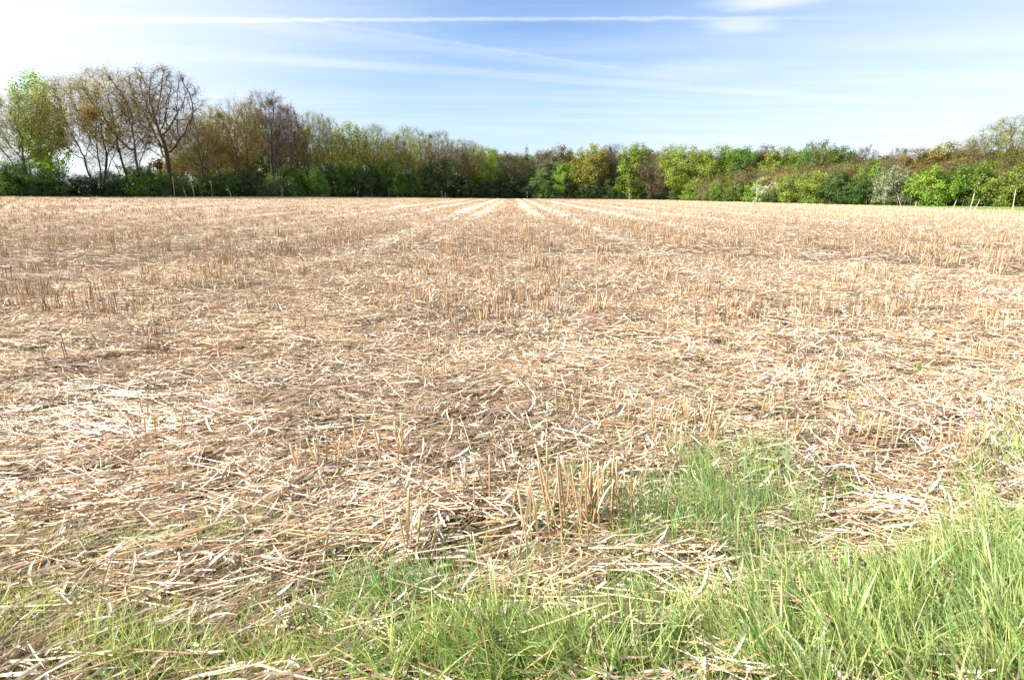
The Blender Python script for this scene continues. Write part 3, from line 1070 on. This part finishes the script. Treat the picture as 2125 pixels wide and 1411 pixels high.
def lanes(x):
    """wheel lanes and swaths run along Y; 1 = open litter, 0 = standing stubble"""
    m = np.zeros_like(x)
    for c, w_ in ((-4.0, .8), (-2.2, .55), (1.5, .5), (3.6, .7), (7.6, .8), (-7.2, .4), (-11.0, .8), (12.0, .8), (-16, .8), (18, .9), (-22, .9), (26, 1), (-30, 1), (36, 1), (-40, 1), (48, 1)):
        m = np.maximum(m, np.exp(-((x - c - .15 * np.sin(x)) / w_) ** 2))
    per = np.exp(-((np.mod(x + .25 * np.sin(x * .7), 2.9) - 1.45) / .38) ** 2) * .5
    return np.maximum(m, per)


def litter(rng, n, r0, r1, ls, lw, kind, S, lift, half=RAD(50), power=1.0, spread=.75, w=None, var=.14, acc=None, lane=1.0):
    x, y = wedge_points(n, r0, r1, rng, half, power)
    gap = sstep(fnoise(x / .24, y / .13, 61), .31, .47) * (.35 + .65 * sstep(fnoise(x / 1.1, y / .8, 63), .18, .38))
    keep = in_field(x, y, .3) & (rng.uniform(0, 1, n) < .10 + .90 * gap) & (rng.uniform(0, 1, n) < np.maximum(lane, lanes(x)))
    x, y = x[keep], y[keep]; n = len(x)
    d = np.hypot(x, y)
    z = terrain(x, y) + rng.uniform(0.002, lift, n) * (.4 + 1.2 * fnoise(x / .35, y / .35, 41))
    hd = heading(x, y, n, rng, spread)
    ln = rng.uniform(ls[0], ls[1], n)
    tone = (.90 + .17 * sstep(fnoise(x / 1.3, y / 1.0, 71), .3, .62))[:, None]
    base = np.stack([x - np.cos(hd) * ln / 2, y - np.sin(hd) * ln / 2, z], 1)
    wd = rng.uniform(lw[0], lw[1], n)
    if kind == 'stem':
        c = np.clip(pick(STRAW, n, rng, var, w) * tone, 0, .88)
        tubes(acc, base, hd, rng.normal(.03, .09, n), ln, wd / 2, rng.normal(0, .12, n), rng.normal(-.02, .1, n), c, S=S, K=3 if S == 1 else 4, m=0)
    else:
        c = np.clip(pick(PALE, n, rng, var, w) * tone, 0, .88)
        prof = np.interp(np.linspace(0, 1, S + 1), [0, .15, .5, .85, 1], [.5, .9, 1, .75, .15])
        ribbons(acc, base, hd, rng.normal(.12, .25, n), ln, wd, rng.normal(0, .7, n), rng.normal(-.25, .55, n), rng.normal(0, .75, n), c, S=S, prof=prof, m=1, twist=rng.normal(0, .9, n), fold=.35 if S >= 3 else 0)


acc = Acc()
H1 = RAD(52)
litter(rng, 34000, .9, 5.5, (.08, .40), (.003, .0078), 'stem', 3, .085, H1, acc=acc, spread=.5)
litter(rng, 46000, .9, 5.5, (.04, .17), (.004, .013), 'leaf', 4, .09, H1, acc=acc, spread=.9)
litter(rng, 150000, .9, 5.0, (.012, .06), (.0015, .0055), 'leaf', 1, .04, H1, acc=acc, spread=1.4)
litter(rng, 105000, 5.2, 14, (.08, .38), (.005, .009), 'stem', 1, .085, RAD(47), acc=acc, spread=.5)
litter(rng, 160000, 5.0, 14, (.04, .16), (.006, .016), 'leaf', 2, .085, RAD(47), acc=acc, spread=1.0)
litter(rng, 60000, 13.5, 34, (.12, .35), (.009, .014), 'stem', 1, .08, RAD(45), acc=acc, lane=.6, spread=.6)
litter(rng, 170000, 13.5, 34, (.06, .2), (.010, .022), 'leaf', 1, .08, RAD(45), acc=acc, spread=1.0, lane=.38)
litter(rng, 150000, 33, 160, (.12, .4), (.02, .05), 'leaf', 1, .05, RAD(45), power=0, acc=acc, spread=1.3, lane=.2)
lx = rng.choice([-11.0, -7.2, -4.0, -2.2, 1.5, 3.6, 7.6, 12.0, 18.0, 26.0], 60000, p=[.1, .08, .2, .05, .13, .12, .12, .1, .06, .04])
ly = 14 * (185 / 14) ** rng.uniform(0, 1, 60000)
lx = lx + rng.normal(0, .36, 60000)
kk = in_field(lx, ly, 1.0) & (rng.uniform(0, 1, 60000) < (.12 + .5 * sstep(ly, 16, 60)) * (.25 + 1.1 * sstep(fnoise(lx / 1.3, ly / 6, 97), .3, .6)))
lx, ly = lx[kk], ly[kk]; ln_ = len(lx)
ribbons(acc, np.stack([lx, ly, terrain(lx, ly) + rng.uniform(.02, .09, ln_)], 1), rng.normal(1.57, .7, ln_), rng.normal(0, .15, ln_), rng.uniform(.1, .35, ln_), np.clip(ly * .0009, .012, .05), np.zeros(ln_), rng.normal(-.1, .3, ln_), rng.normal(0, .3, ln_), pick(PALE[:3], ln_, rng), S=1, prof=[1, .6], m=1)
ob = acc.build('straw_litter', [M_STEM, M_LITTER])
tag(ob, 'flattened mat of dry straw stems and pale leaves covering the field', 'straw', kind='stuff')


# crumbs of soil between the straw
n = 26000
x, y = wedge_points(n, .9, 13, rng, H1)
acc = Acc()
sz = rng.uniform(.003, .014, n) * rng.uniform(.5, 1, n)
c0 = np.stack([x, y, terrain(x, y)], 1)
oc = np.array([[1, 0, 0], [0, 1, 0], [-1, 0, 0], [0, -1, 0], [0, 0, .8], [0, 0, -.8]])
V = c0[:, None] + oc[None] * sz[:, None, None] * rng.uniform(.6, 1.3, (n, 6, 1)) + rng.normal(0, .15, (n, 6, 3)) * sz[:, None, None]
tf = np.array([[0, 1, 4], [1, 2, 4], [2, 3, 4], [3, 0, 4], [1, 0, 5], [2, 1, 5], [3, 2, 5], [0, 3, 5]])
T_ = (np.arange(n) * 6)[:, None, None] + tf[None]
acc.add(V, t=T_, c=np.repeat(pick(np.array([[.13, .09, .06], [.09, .06, .04], [.18, .13, .09]]), n, rng), 6, 0))
tag(acc.build('soil_crumbs', [M_BARK]), 'crumbs of brown soil lying between the straw', 'soil', kind='stuff')

# standing stubble: positions in clumps
def clumps(rng, r0, r1, dx, dy, prob, kmin, kmax, rad):
    xs = np.arange(-r1, r1, dx); ys = np.arange(0, r1, dy)
    X, Y = np.meshgrid(xs, ys)
    X = X.ravel() + rng.normal(0, dx * .22, X.size); Y = Y.ravel() + rng.uniform(-dy * .5, dy * .5, Y.size)
    d = np.hypot(X, Y)
    k = (d > r0) & (d < r1) & (np.abs(X) < Y * 1.02 + 1.0)
    X, Y = X[k], Y[k]
    pr = prob * (1 - .92 * lanes(X)) * np.clip(-.25 + 2.1 * fnoise(X / 1.8, Y / 3.5, 51), .02, 1)
    k = (rng.uniform(0, 1, len(X)) < pr) & in_field(X, Y, .5)
    X, Y = X[k], Y[k]
    cnt = rng.integers(kmin, kmax + 1, len(X))
    cx = np.repeat(X, cnt); cy = np.repeat(Y, cnt)
    return cx + rng.normal(0, rad, len(cx)), cy + rng.normal(0, rad * .7, len(cx)), np.repeat(rng.uniform(.75, 1.2, len(X)), cnt), np.repeat(rng.normal(0, .12, len(X)), cnt)


near_x = []; near_y = []; near_h = []; near_l = []; near_c = []
CL = {(650, 985): 'left half of the tall row in the left middle foreground', (770, 950): 'dense part of the tall row left of the middle', (830, 960): 'right end of the tall row left of the middle', (1400, 905): 'brown bunch right of the middle', (1440, 890): 'brown bunch right of the middle', (1180, 1120): 'front clump with the longest stalks near the middle', (1240, 1090): 'tall crowded clump growing out of grass near the middle', (1120, 1180): 'few longest stalks closest to the camera in the middle', (830, 1175): 'small group just above the tuft of bottom grass', (870, 1130): 'small group just above the tuft of bottom grass', (1010, 1060): 'sparse stalks between the left row and the tall middle clump', (1310, 1090): 'right edge of the tall middle clump', (1985, 960): 'pale clump in the grass at the right side', (330, 760): 'thin stalks standing on the left in trampled straw'}
# clumps one can pick out in the foreground: px, py of the foot, width px, number, height m
for (px, py, wp, k, hh) in [(650, 985, 70, 9, .26), (770, 950, 90, 12, .25), (830, 960, 40, 4, .26), (1400, 905, 60, 16, .22), (1440, 890, 50, 12, .22), (1180, 1120, 120, 11, .40), (1240, 1090, 70, 20, .36), (1120, 1180, 60, 4, .42),
                            (830, 1175, 70, 6, .30), (870, 1130, 60, 4, .26), (1010, 1060, 60, 5, .28), (1310, 1090, 50, 8, .34), (1640, 850, 60, 8, .21), (1740, 850, 60, 6, .2), (1870, 850, 60, 6, .22),
                            (1985, 960, 60, 14, .24), (2050, 800, 50, 6, .24), (1600, 880, 40, 5, .2), (1300, 860, 60, 6, .2), (1540, 860, 50, 5, .22), (330, 760, 90, 7, .26), (1290, 760, 60, 6, .2), (660, 800, 80, 5, .2),
                            (900, 730, 60, 5, .22), (1120, 660, 90, 14, .22), (1090, 690, 60, 8, .22), (1660, 690, 80, 16, .22), (1840, 665, 80, 14, .24), (1760, 640, 60, 10, .22), (1450, 655, 80, 14, .24), (1370, 690, 60, 8, .2),
                            (60, 620, 70, 26, .27), (410, 600, 60, 18, .25), (570, 605, 60, 12, .2), (730, 620, 50, 8, .2), (140, 760, 40, 4, .3), (360, 1030, 14, 2, .25), (310, 880, 16, 2, .27), (930, 1040, 40, 4, .25), (1480, 930, 60, 6, .3),
                            (2090, 700, 60, 6, .22), (1930, 740, 60, 6, .2), (500, 720, 80, 5, .2), (1010, 770, 80, 5, .2), (1180, 870, 40, 4, .22), (230, 690, 80, 5, .24),
   (1520, 590, 110, 40, .2), (1240, 600, 70, 34, .2), (960, 600, 70, 26, .2), (800, 615, 60, 22, .2), (1000, 650, 60, 14, .2), (1180, 640, 60, 20, .2), (1560, 650, 90, 30, .2), (1700, 660, 90, 26, .22), (1940, 640, 90, 26, .22), (2060, 610, 80, 30, .2), (1750, 610, 90, 34, .2), (1370, 640, 70, 22, .2), (250, 600, 60, 18, .2), (500, 640, 70, 16, .2), (150, 660, 60, 12, .22), (1850, 700, 70, 14, .2), (1500, 740, 80, 12, .22), (1720, 790, 90, 12, .2), (2040, 760, 70, 14, .2), (900, 800, 60, 8, .2), (640, 700, 60, 8, .2), (1100, 800, 60, 6, .2), (1640, 930, 50, 7, .24), (1420, 960, 60, 9, .26), (1350, 900, 60, 8, .22)]:
    gx, gy = ground(px, py)
    wm = wp * gy / FPX * .5
    near_x += list(gx + rng.normal(0, wm, k)); near_y += list(gy + rng.normal(0, wm * .55, k))
    near_h += list(hh * rng.uniform(.7, 1.15, k)); near_l += list(rng.normal(0, .05, k)); near_c += [(px, py)] * k
cx, cy, ch, cl = clumps(rng, 3.2, 8.0, .8, .7, .55, 2, 10, .10)
near_x += list(cx); near_y += list(cy); near_h += list(.19 * ch * rng.uniform(.7, 1.3, len(cx))); near_l += list(cl)
near_c += [None] * len(cx)
near = np.array([near_x, near_y, near_h, near_l]).T
order = np.argsort(np.hypot(near[:, 0], near[:, 1]))
near = near[order]; near_c = [near_c[q] for q in order]
ind, rest = near[:300], near[300:]
# variants of one cut stalk, unit height 0.3 m
SV = []
for k in range(8):
    r_ = np.random.default_rng(900 + k)
    acc = Acc()
    z0 = np.zeros(1)
    col = pick(STRAW[[0, 1, 3, 1, 0]], 1, r_, .08)
    tubes(acc, np.array([[0, 0, -.03]]), np.array([r_.uniform(0, 6)]), np.array([RAD(90) - .03]), np.array([.33]), np.array([.0043 * r_.uniform(.8, 1.15)]), np.array([r_.normal(0, .3)]), np.array([r_.normal(0, .05)]), col,
          S=7, K=4, prof=[1.15, 1.05, 1.12, 1.0, 1.0, 1.12, .98, .95], topcol=np.array([.8, .7, .5]), kink=.01, rng=r_)
    if k % 2 == 0:   # a strip of dead sheath hangs off it
        ribbons(acc, np.array([[.004, 0, .1 + .05 * r_.uniform()]]), np.array([r_.uniform(0, 6)]), np.array([1.35]), np.array([.14]), np.array([.011]), np.array([r_.normal(0, .5)]), np.array([-r_.uniform(.5, 1.6)]), np.array([.3]), pick(PALE, 1, r_), S=4,
                prof=[1, .9, .8, .5, .1], m=1)
    o = acc.build('stubble_stalk', [M_STEM, M_LITTER])
    SV.append(o.data)
    bpy.data.objects.remove(o)
for i, (x, y, h, l) in enumerate(ind):
    o = bpy.data.objects.new('stubble_stalk', SV[i % 8])
    C.objects.link(o)
    o.location = (x, y, float(terrain(x, y)))
    s = h / .3
    big = rng.uniform(.85, 1.3)
    o.scale = (big, big, s)
    o.rotation_euler = (rng.normal(0, .09), rng.normal(0, .10) + l, rng.uniform(0, 6.28))
    if rng.uniform() < .12:
        o.rotation_euler = (rng.normal(0, .5), rng.normal(0, .5), rng.uniform(0, 6.28))
    cl_ = CL.get(near_c[i])
    if cl_:
        tag(o, 'cut dry stalk in the ' + cl_, 'stalk', 'stalks of the ' + cl_)
    else:
        q_ = x / y
        side_ = 'far left' if q_ < -.5 else 'left' if q_ < -.17 else 'middle' if q_ < .17 else 'right' if q_ < .5 else 'far right'
        dist_ = 'nearest the camera' if y < 4 else 'behind the foreground clumps' if y < 5.5 else 'before the first dense stubble'
        tag(o, 'scattered cut stalk in the %s of the straw, %s' % (side_, dist_), 'stalk', 'scattered stalks in the %s %s' % (side_, dist_))

acc = Acc()


def stand(acc, x, y, h, lean, r, K=3, S=1, w=None, leafy=.2):
    n = len(x)
    z = terrain(x, y) - .02
    b = np.stack([x, y, z], 1)
    c = pick(STRAW, n, rng, .14, w)
    c = np.clip(c * ((1 + .55 * sstep(x, 4, 55)) * .86)[:, None], 0, .88)  # stalks painted paler to the right, imitating the brighter sunlit look of that side
    pit = RAD(90) - np.abs(rng.normal(0, .16, n)) - np.where(rng.uniform(0, 1, n) < .2, rng.uniform(.2, 1.2, n), 0)
    tubes(acc, b, rng.uniform(0, 6.28, n), pit, h + .02, r, np.zeros(n), rng.normal(0, .05, n), c, S=S, K=K)
    k = rng.uniform(0, 1, n) < leafy
    m = int(k.sum())
    if m:
        b2 = b[k].copy(); b2[:, 2] += h[k] * .3
        ribbons(acc, b2, rng.uniform(0, 6.28, m), rng.uniform(.4, 1.4, m), h[k] * rng.uniform(.5, .9, m), r[k] * 3, rng.normal(0, .5, m), rng.normal(-.9, .5, m), rng.normal(0, .8, m), pick(PALE, m, rng, .12), S=2, prof=[1, .8, .2], m=1)


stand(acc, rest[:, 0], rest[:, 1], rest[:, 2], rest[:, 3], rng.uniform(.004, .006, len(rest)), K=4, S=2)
WB = [.27, .28, .12, .16, .07, .10]
x, y, h, l = clumps(rng, 6.5, 24, .72, .62, 1.0, 14, 46, .105)
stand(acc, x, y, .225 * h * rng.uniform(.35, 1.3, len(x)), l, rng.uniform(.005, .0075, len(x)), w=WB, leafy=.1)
n1 = len(x)
x, y, h, l = clumps(rng, 24, 60, .72, .85, 1.0, 8, 20, .15)
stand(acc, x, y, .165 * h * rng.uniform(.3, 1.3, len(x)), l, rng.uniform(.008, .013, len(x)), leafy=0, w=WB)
n2 = len(x)
x, y, h, l = clumps(rng, 60, 195, .8, 1.5, 1.0, 4, 8, .25)
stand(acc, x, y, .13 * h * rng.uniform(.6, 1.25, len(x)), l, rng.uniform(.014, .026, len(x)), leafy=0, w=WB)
print('stalks', len(near), n1, n2, len(x))
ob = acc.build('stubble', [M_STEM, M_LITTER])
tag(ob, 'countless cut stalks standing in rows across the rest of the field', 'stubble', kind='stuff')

# grass
GREEN = np.array([[.33, .45, .16], [.24, .38, .13], [.42, .52, .20], [.48, .54, .20], [.16, .29, .10], [.62, .56, .36]])


def blades(acc, x, y, h, wd, rng, lean_head, lean, w=None, S=4, var=.12):
    n = len(x)
    b = np.stack([x, y, terrain(x, y) - .01], 1)
    hd = lean_head + rng.normal(0, 1.0, n)
    pit = np.clip(RAD(90) - np.abs(rng.normal(lean, .22, n)), .1, 1.55)
    prof = np.interp(np.linspace(0, 1, S + 1), [0, .3, .75, 1], [.75, 1, .6, .05])
    ribbons(acc, b, hd, pit, h, wd, rng.normal(0, .4, n), -np.abs(rng.normal(.55, .45, n)), rng.normal(0, 1.0, n), pick(GREEN, n, rng, var, w), S=S, prof=prof, twist=rng.normal(0, .6, n), fold=.3)


PATCH = [  # px, py, half width px, half height px, number, height, blade width, lean heading, lean
    (1920, 1350, 340, 140, 8500, (.10, .32), (.003, .0082), 2.4, .3),
    (2060, 1160, 170, 110, 2400, (.10, .27), (.003, .006), 2.2, .3),
    (1560, 1370, 220, 110, 3400, (.08, .24), (.003, .006), 2.6, .45),
    (1750, 1130, 200, 90, 1500, (.05, .18), (.002, .004), 2.6, .5),
    (1530, 1060, 150, 120, 5600, (.10, .30), (.002, .004), 2.0, .2),
    (1400, 1180, 200, 90, 1300, (.06, .2), (.002, .004), 2.0, .3),
    (1250, 1040, 160, 110, 2300, (.06, .22), (.002, .004), 1.8, .25),
    (1180, 1200, 260, 80, 1500, (.05, .18), (.002, .004), 1.8, .35),
    (1080, 1385, 330, 62, 4600, (.10, .28), (.003, .007), 2.6, .4),
    (840, 1265, 100, 50, 1900, (.12, .26), (.003, .005), 2.9, .7),
    (620, 1310, 220, 100, 2500, (.05, .18), (.0025, .0045), 2.2, .4),
    (560, 1150, 170, 70, 900, (.05, .17), (.002, .004), 1.8, .3),
    (330, 1170, 200, 100, 2400, (.04, .13), (.002, .004), 1.8, .45),
    (120, 1250, 160, 70, 2200, (.04, .14), (.002, .004), 2.2, .4),
    (400, 1370, 220, 60, 2600, (.06, .2), (.0025, .005), 2.2, .4),
    (70, 1100, 120, 70, 2000, (.05, .15), (.002, .004), 2.6, .45),
    (150, 1340, 240, 90, 3400, (.05, .18), (.0025, .005), 1.8, .4),
    (2090, 900, 90, 110, 1500, (.08, .22), (.003, .006), 1.6, .35),
    (1950, 1000, 190, 90, 1500, (.05, .18), (.002, .0045), 2.4, .45),
    (1450, 900, 100, 50, 600, (.06, .16), (.002, .004), 1.6, .25),
    (1720, 860, 140, 60, 800, (.04, .11), (.002, .004), 2, .4),
    (850, 900, 60, 30, 260, (.04, .12), (.002, .004), 2, .3),
    (430, 890, 60, 22, 190, (.03, .07), (.002, .004), 2, .6),
    (1150, 940, 120, 60, 500, (.05, .15), (.002, .0035), 2, .3),
    (1910, 780, 50, 30, 110, (.05, .14), (.003, .005), 2, .4),
    (760, 1000, 160, 50, 400, (.03, .10), (.002, .0035), 2, .4),
    (980, 900, 60, 30, 90, (.04, .10), (.002, .0035), 2, .3),
    (520, 815, 60, 20, 60, (.02, .06), (.002, .004), 2, .6),
]
acc = Acc()
for (px, py, rx, ry, k, hh, ww, lh, ln) in PATCH:
    # tufts inside each patch
    k = int(k * (.95 if py > 1120 and px > 750 else .8))
    ntu = max(3, k // 20)
    gp = np.stack([px + rng.normal(0, rx * .62, ntu), py + rng.normal(0, ry * .62, ntu)], 1)
    gn = fnoise(gp[:, 0] / 95, gp[:, 1] / 70, 88)
    gp = gp[gn > (0 if (px, py) in ((1530, 1060), (1250, 1040), (840, 1265)) else .41 if px > 750 else .34)]; ntu = max(1, len(gp))
    if len(gp) == 0: continue
    gp[:, 1] = np.clip(gp[:, 1], 700, 1560)
    gx = []; gy = []
    for a_, b_ in gp:
        x_, y_ = ground(a_, b_); gx.append(x_); gy.append(y_)
    gx = np.array(gx); gy = np.array(gy)
    t = rng.integers(0, ntu, k)
    sp = np.repeat(.035, k) * (gy[t] / 2.0) ** .5
    hs = rng.uniform(.45, 1.25, ntu)[t]
    x = gx[t] + rng.normal(0, 1, k) * sp; y = gy[t] + rng.normal(0, 1, k) * sp
    lo = rng.normal(0, .5, ntu)[t]
    wts = [.2, .14, .25, .18, .11, .12] if px > 1000 else [.2, .08, .26, .28, .05, .13]
    if (px, py) in ((1530, 1060), (1250, 1040), (840, 1265)):
        wts = [.18, .34, .06, .05, .33, .04]
    blades(acc, x, y, rng.uniform(hh[0], hh[1], k) * hs, rng.uniform(ww[0], ww[1], k) * np.where(rng.uniform(0, 1, k) < .1, 1.7, 1), rng, lh + lo, ln, w=wts)
# rough growth along the foot of the trees and fences
px = rng.uniform(-300, 1700, 30000)
e0 = np.interp(px, [e[0] for e in EDGE], [e[1] for e in EDGE])
Y = e0 + rng.uniform(-.4, 4.0, len(px))
s_ = (px - 1062.5) / FPX * math.cos(PITCH)
x = s_ * Y * 1.035
n = len(x)
mr_ = Acc()
hh = rng.uniform(.15, .6, n) * (.4 + 1.2 * vnoise(px / 14, Y * 0, 93))
ribbons(mr_, np.stack([x, Y, terrain(x, Y) - .08], 1), rng.uniform(0, 6.28, n), rng.uniform(.9, 1.5, n), hh, rng.uniform(.02, .06, n), np.zeros(n), -rng.uniform(0, .8, n), np.zeros(n), pick(np.array([[.16, .15, .06], [.10, .15, .04], [.26, .20, .12], [.34, .27, .17], [.07, .11, .03]]), n, rng), S=2, prof=[1, .8, .1])
tag(mr_.build('rough_grass', [M_GRASS]), 'rough dry and green growth along the foot of the treeline', 'grass', kind='stuff')

# thin sprinkling of seedlings over the near straw
x, y = wedge_points(2600, .9, 4.5, rng, H1)
blades(acc, x, y, rng.uniform(.02, .08, len(x)), rng.uniform(.002, .0035, len(x)), rng, 1.8, .5)
x, y = wedge_points(5000, 60, 95, rng, H1)
ob = acc.build('grass', [M_GRASS])
tag(ob, 'fresh green grass growing up through the straw in the foreground', 'grass', kind='stuff')

# turf of the strip on the right
acc = Acc()
px = rng.uniform(1600, 2500, 26000)
e0 = np.interp(px, [e[0] for e in EDGE], [e[1] for e in EDGE]); e1 = np.interp(px, [e[0] for e in BUSH], [e[1] for e in BUSH])
Y = e0 + rng.uniform(0, 1, len(px)) * (e1 + 1 - e0)
s = (px - 1062.5) / FPX * math.cos(PITCH)
x = s * Y * 1.035
b = np.stack([x, Y, terrain(x, Y) - .03], 1)
n = len(x)
ribbons(acc, b, rng.uniform(0, 6.28, n), rng.uniform(.8, 1.5, n), rng.uniform(.06, .16, n), rng.uniform(.02, .05, n), np.zeros(n), -rng.uniform(0, .6, n), np.zeros(n), pick(GREEN[:4] * .9, n, rng), S=2, prof=[1, .8, .1])
ob = acc.build('meadow_grass', [M_GRASS])
tag(ob, 'short green grass of the strip between field and hedge', 'grass', kind='stuff')

# small weeds and loose pieces one can point to
def tuft(px, py, k, h, label, name='weed', wd=.006, cat='weed', pal=None, lean=.5):
    x, y = ground(px, py)
    acc = Acc()
    r_ = np.random.default_rng(int(px + py))
    b = np.stack([r_.normal(0, .012, k), r_.normal(0, .012, k), np.zeros(k)], 1)
    pit = np.clip(RAD(90) - np.abs(r_.normal(lean, .3, k)), .05, 1.5)
    ribbons(acc, b, r_.uniform(0, 6.28, k), pit, h * r_.uniform(.5, 1.1, k), np.full(k, wd), r_.normal(0, .5, k), -np.abs(r_.normal(.6, .4, k)), r_.normal(0, .5, k), pick(GREEN if pal is None else pal, k, r_), S=4, prof=[.6, 1, 1, .7, .05], fold=.3)
    o = acc.build(name, [M_GRASS])
    o.location = (x, y, float(terrain(x, y)))
    tag(o, label, cat)
    return o


tuft(1411, 752, 70, .085, 'small feathery dark green weed alone in the straw', wd=.007)
tuft(1413, 785, 46, .07, 'second small weed just below the feathery dark green one', wd=.007)
tuft(1190, 818, 34, .11, 'thin upright grass weed in the middle of the straw', wd=.005, lean=.25)
tuft(1905, 775, 40, .14, 'green weed with spreading blades at the right of the field', wd=.008)
tuft(612, 770, 12, .06, 'tiny yellow-green sprout in the pale straw', wd=.009, pal=GREEN[2:4])
tuft(700, 705, 30, .06, 'faint low weed at the foot of some thin stalks', wd=.009)
tuft(1695, 862, 30, .08, 'light green weed under a row of stalks at right', wd=.006)
tuft(445, 1130, 26, .17, 'spindly weed with long blades in the lower left straw', wd=.005, lean=.3)
tuft(745, 1160, 24, .06, 'broad leaved little green sprout below the stalks', wd=.014)


def loose(px0, py0, px1, py1, r, label, col, lift=.05, bend=.05):
    x0, y0 = ground(px0, py0, lift); x1, y1 = ground(px1, py1, lift)
    z0 = float(terrain(x0, y0)) + lift; z1 = float(terrain(x1, y1)) + lift
    ln = math.dist((x0, y0, z0), (x1, y1, z1))
    acc = Acc()
    hd = math.atan2(y1 - y0, x1 - x0)
    tubes(acc, np.array([[0, 0, 0.]]), np.array([hd - bend]), np.array([math.asin((z1 - z0) / ln)]), np.array([ln]), np.array([r]), np.array([bend * 2]), np.zeros(1), np.array([col]), S=6, K=4,
          prof=[1, 1.02, 1.12, 1, 1.0, 1.1, 1], topcol=np.array([.85, .75, .55]))
    o = acc.build('straw_stem', [M_STEM])
    o.location = (x0, y0, z0)
    tag(o, label, 'straw stem')
    return o


loose(960, 1240, 1080, 1224, .0075, 'thick pale stem lying above the bottom grass in the middle', (.78, .66, .46))
loose(870, 1178, 1100, 1122, .0055, 'long pale stem slanting up to the right below the tall stalks', (.72, .60, .42))
loose(1585, 1288, 1655, 1290, .006, 'short dark brown stem in the green grass', (.22, .15, .11), lift=.09)
loose(860, 1130, 1075, 1082, .0048, 'slightly curved tan stem just above the long pale stem', (.62, .48, .32))
loose(735, 1080, 1055, 1010, .0045, 'long thin tan stem crossing the middle foreground', (.6, .45, .3))
loose(0, 900, 190, 840, .0045, 'orange-tan stem lying at the left side of the picture', (.62, .42, .24))
loose(90, 1200, 140, 1060, .006, 'greyish stem pointing away in the lower left corner', (.55, .47, .40), lift=.06)
loose(250, 1010, 520, 950, .005, 'long tan stem lying among bunched straw at the left', (.62, .45, .27))


def curl(px, py, h, label):
    x, y = ground(px, py)
    acc = Acc()
    ribbons(acc, np.array([[0, 0, .05]]), np.array([1.2]), np.array([1.5]), np.array([h]), np.array([.02]), np.array([-.6]), np.array([-2.2]), np.array([1.2]), np.array([[.82, .78, .68]]), S=9, prof=[.5, .8, 1, 1, .9, .8, .65, .5, .3, .05], twist=np.array([.8]), fold=.3)
    o = acc.build('dry_leaf', [M_LITTER])
    o.location = (x, y, float(terrain(x, y)))
    tag(o, label, 'leaf')


curl(1155, 1060, .19, 'pale curled dry leaf arching up beside the tall stalks')
curl(1360, 1090, .16, 'pale dry leaf bent over right of the tall stalks')
curl(870, 1150, .13, 'dry leaf curling up between the left foreground stalks')
curl(655, 1010, .12, 'whitish dry leaf standing below the row of stalks at left')
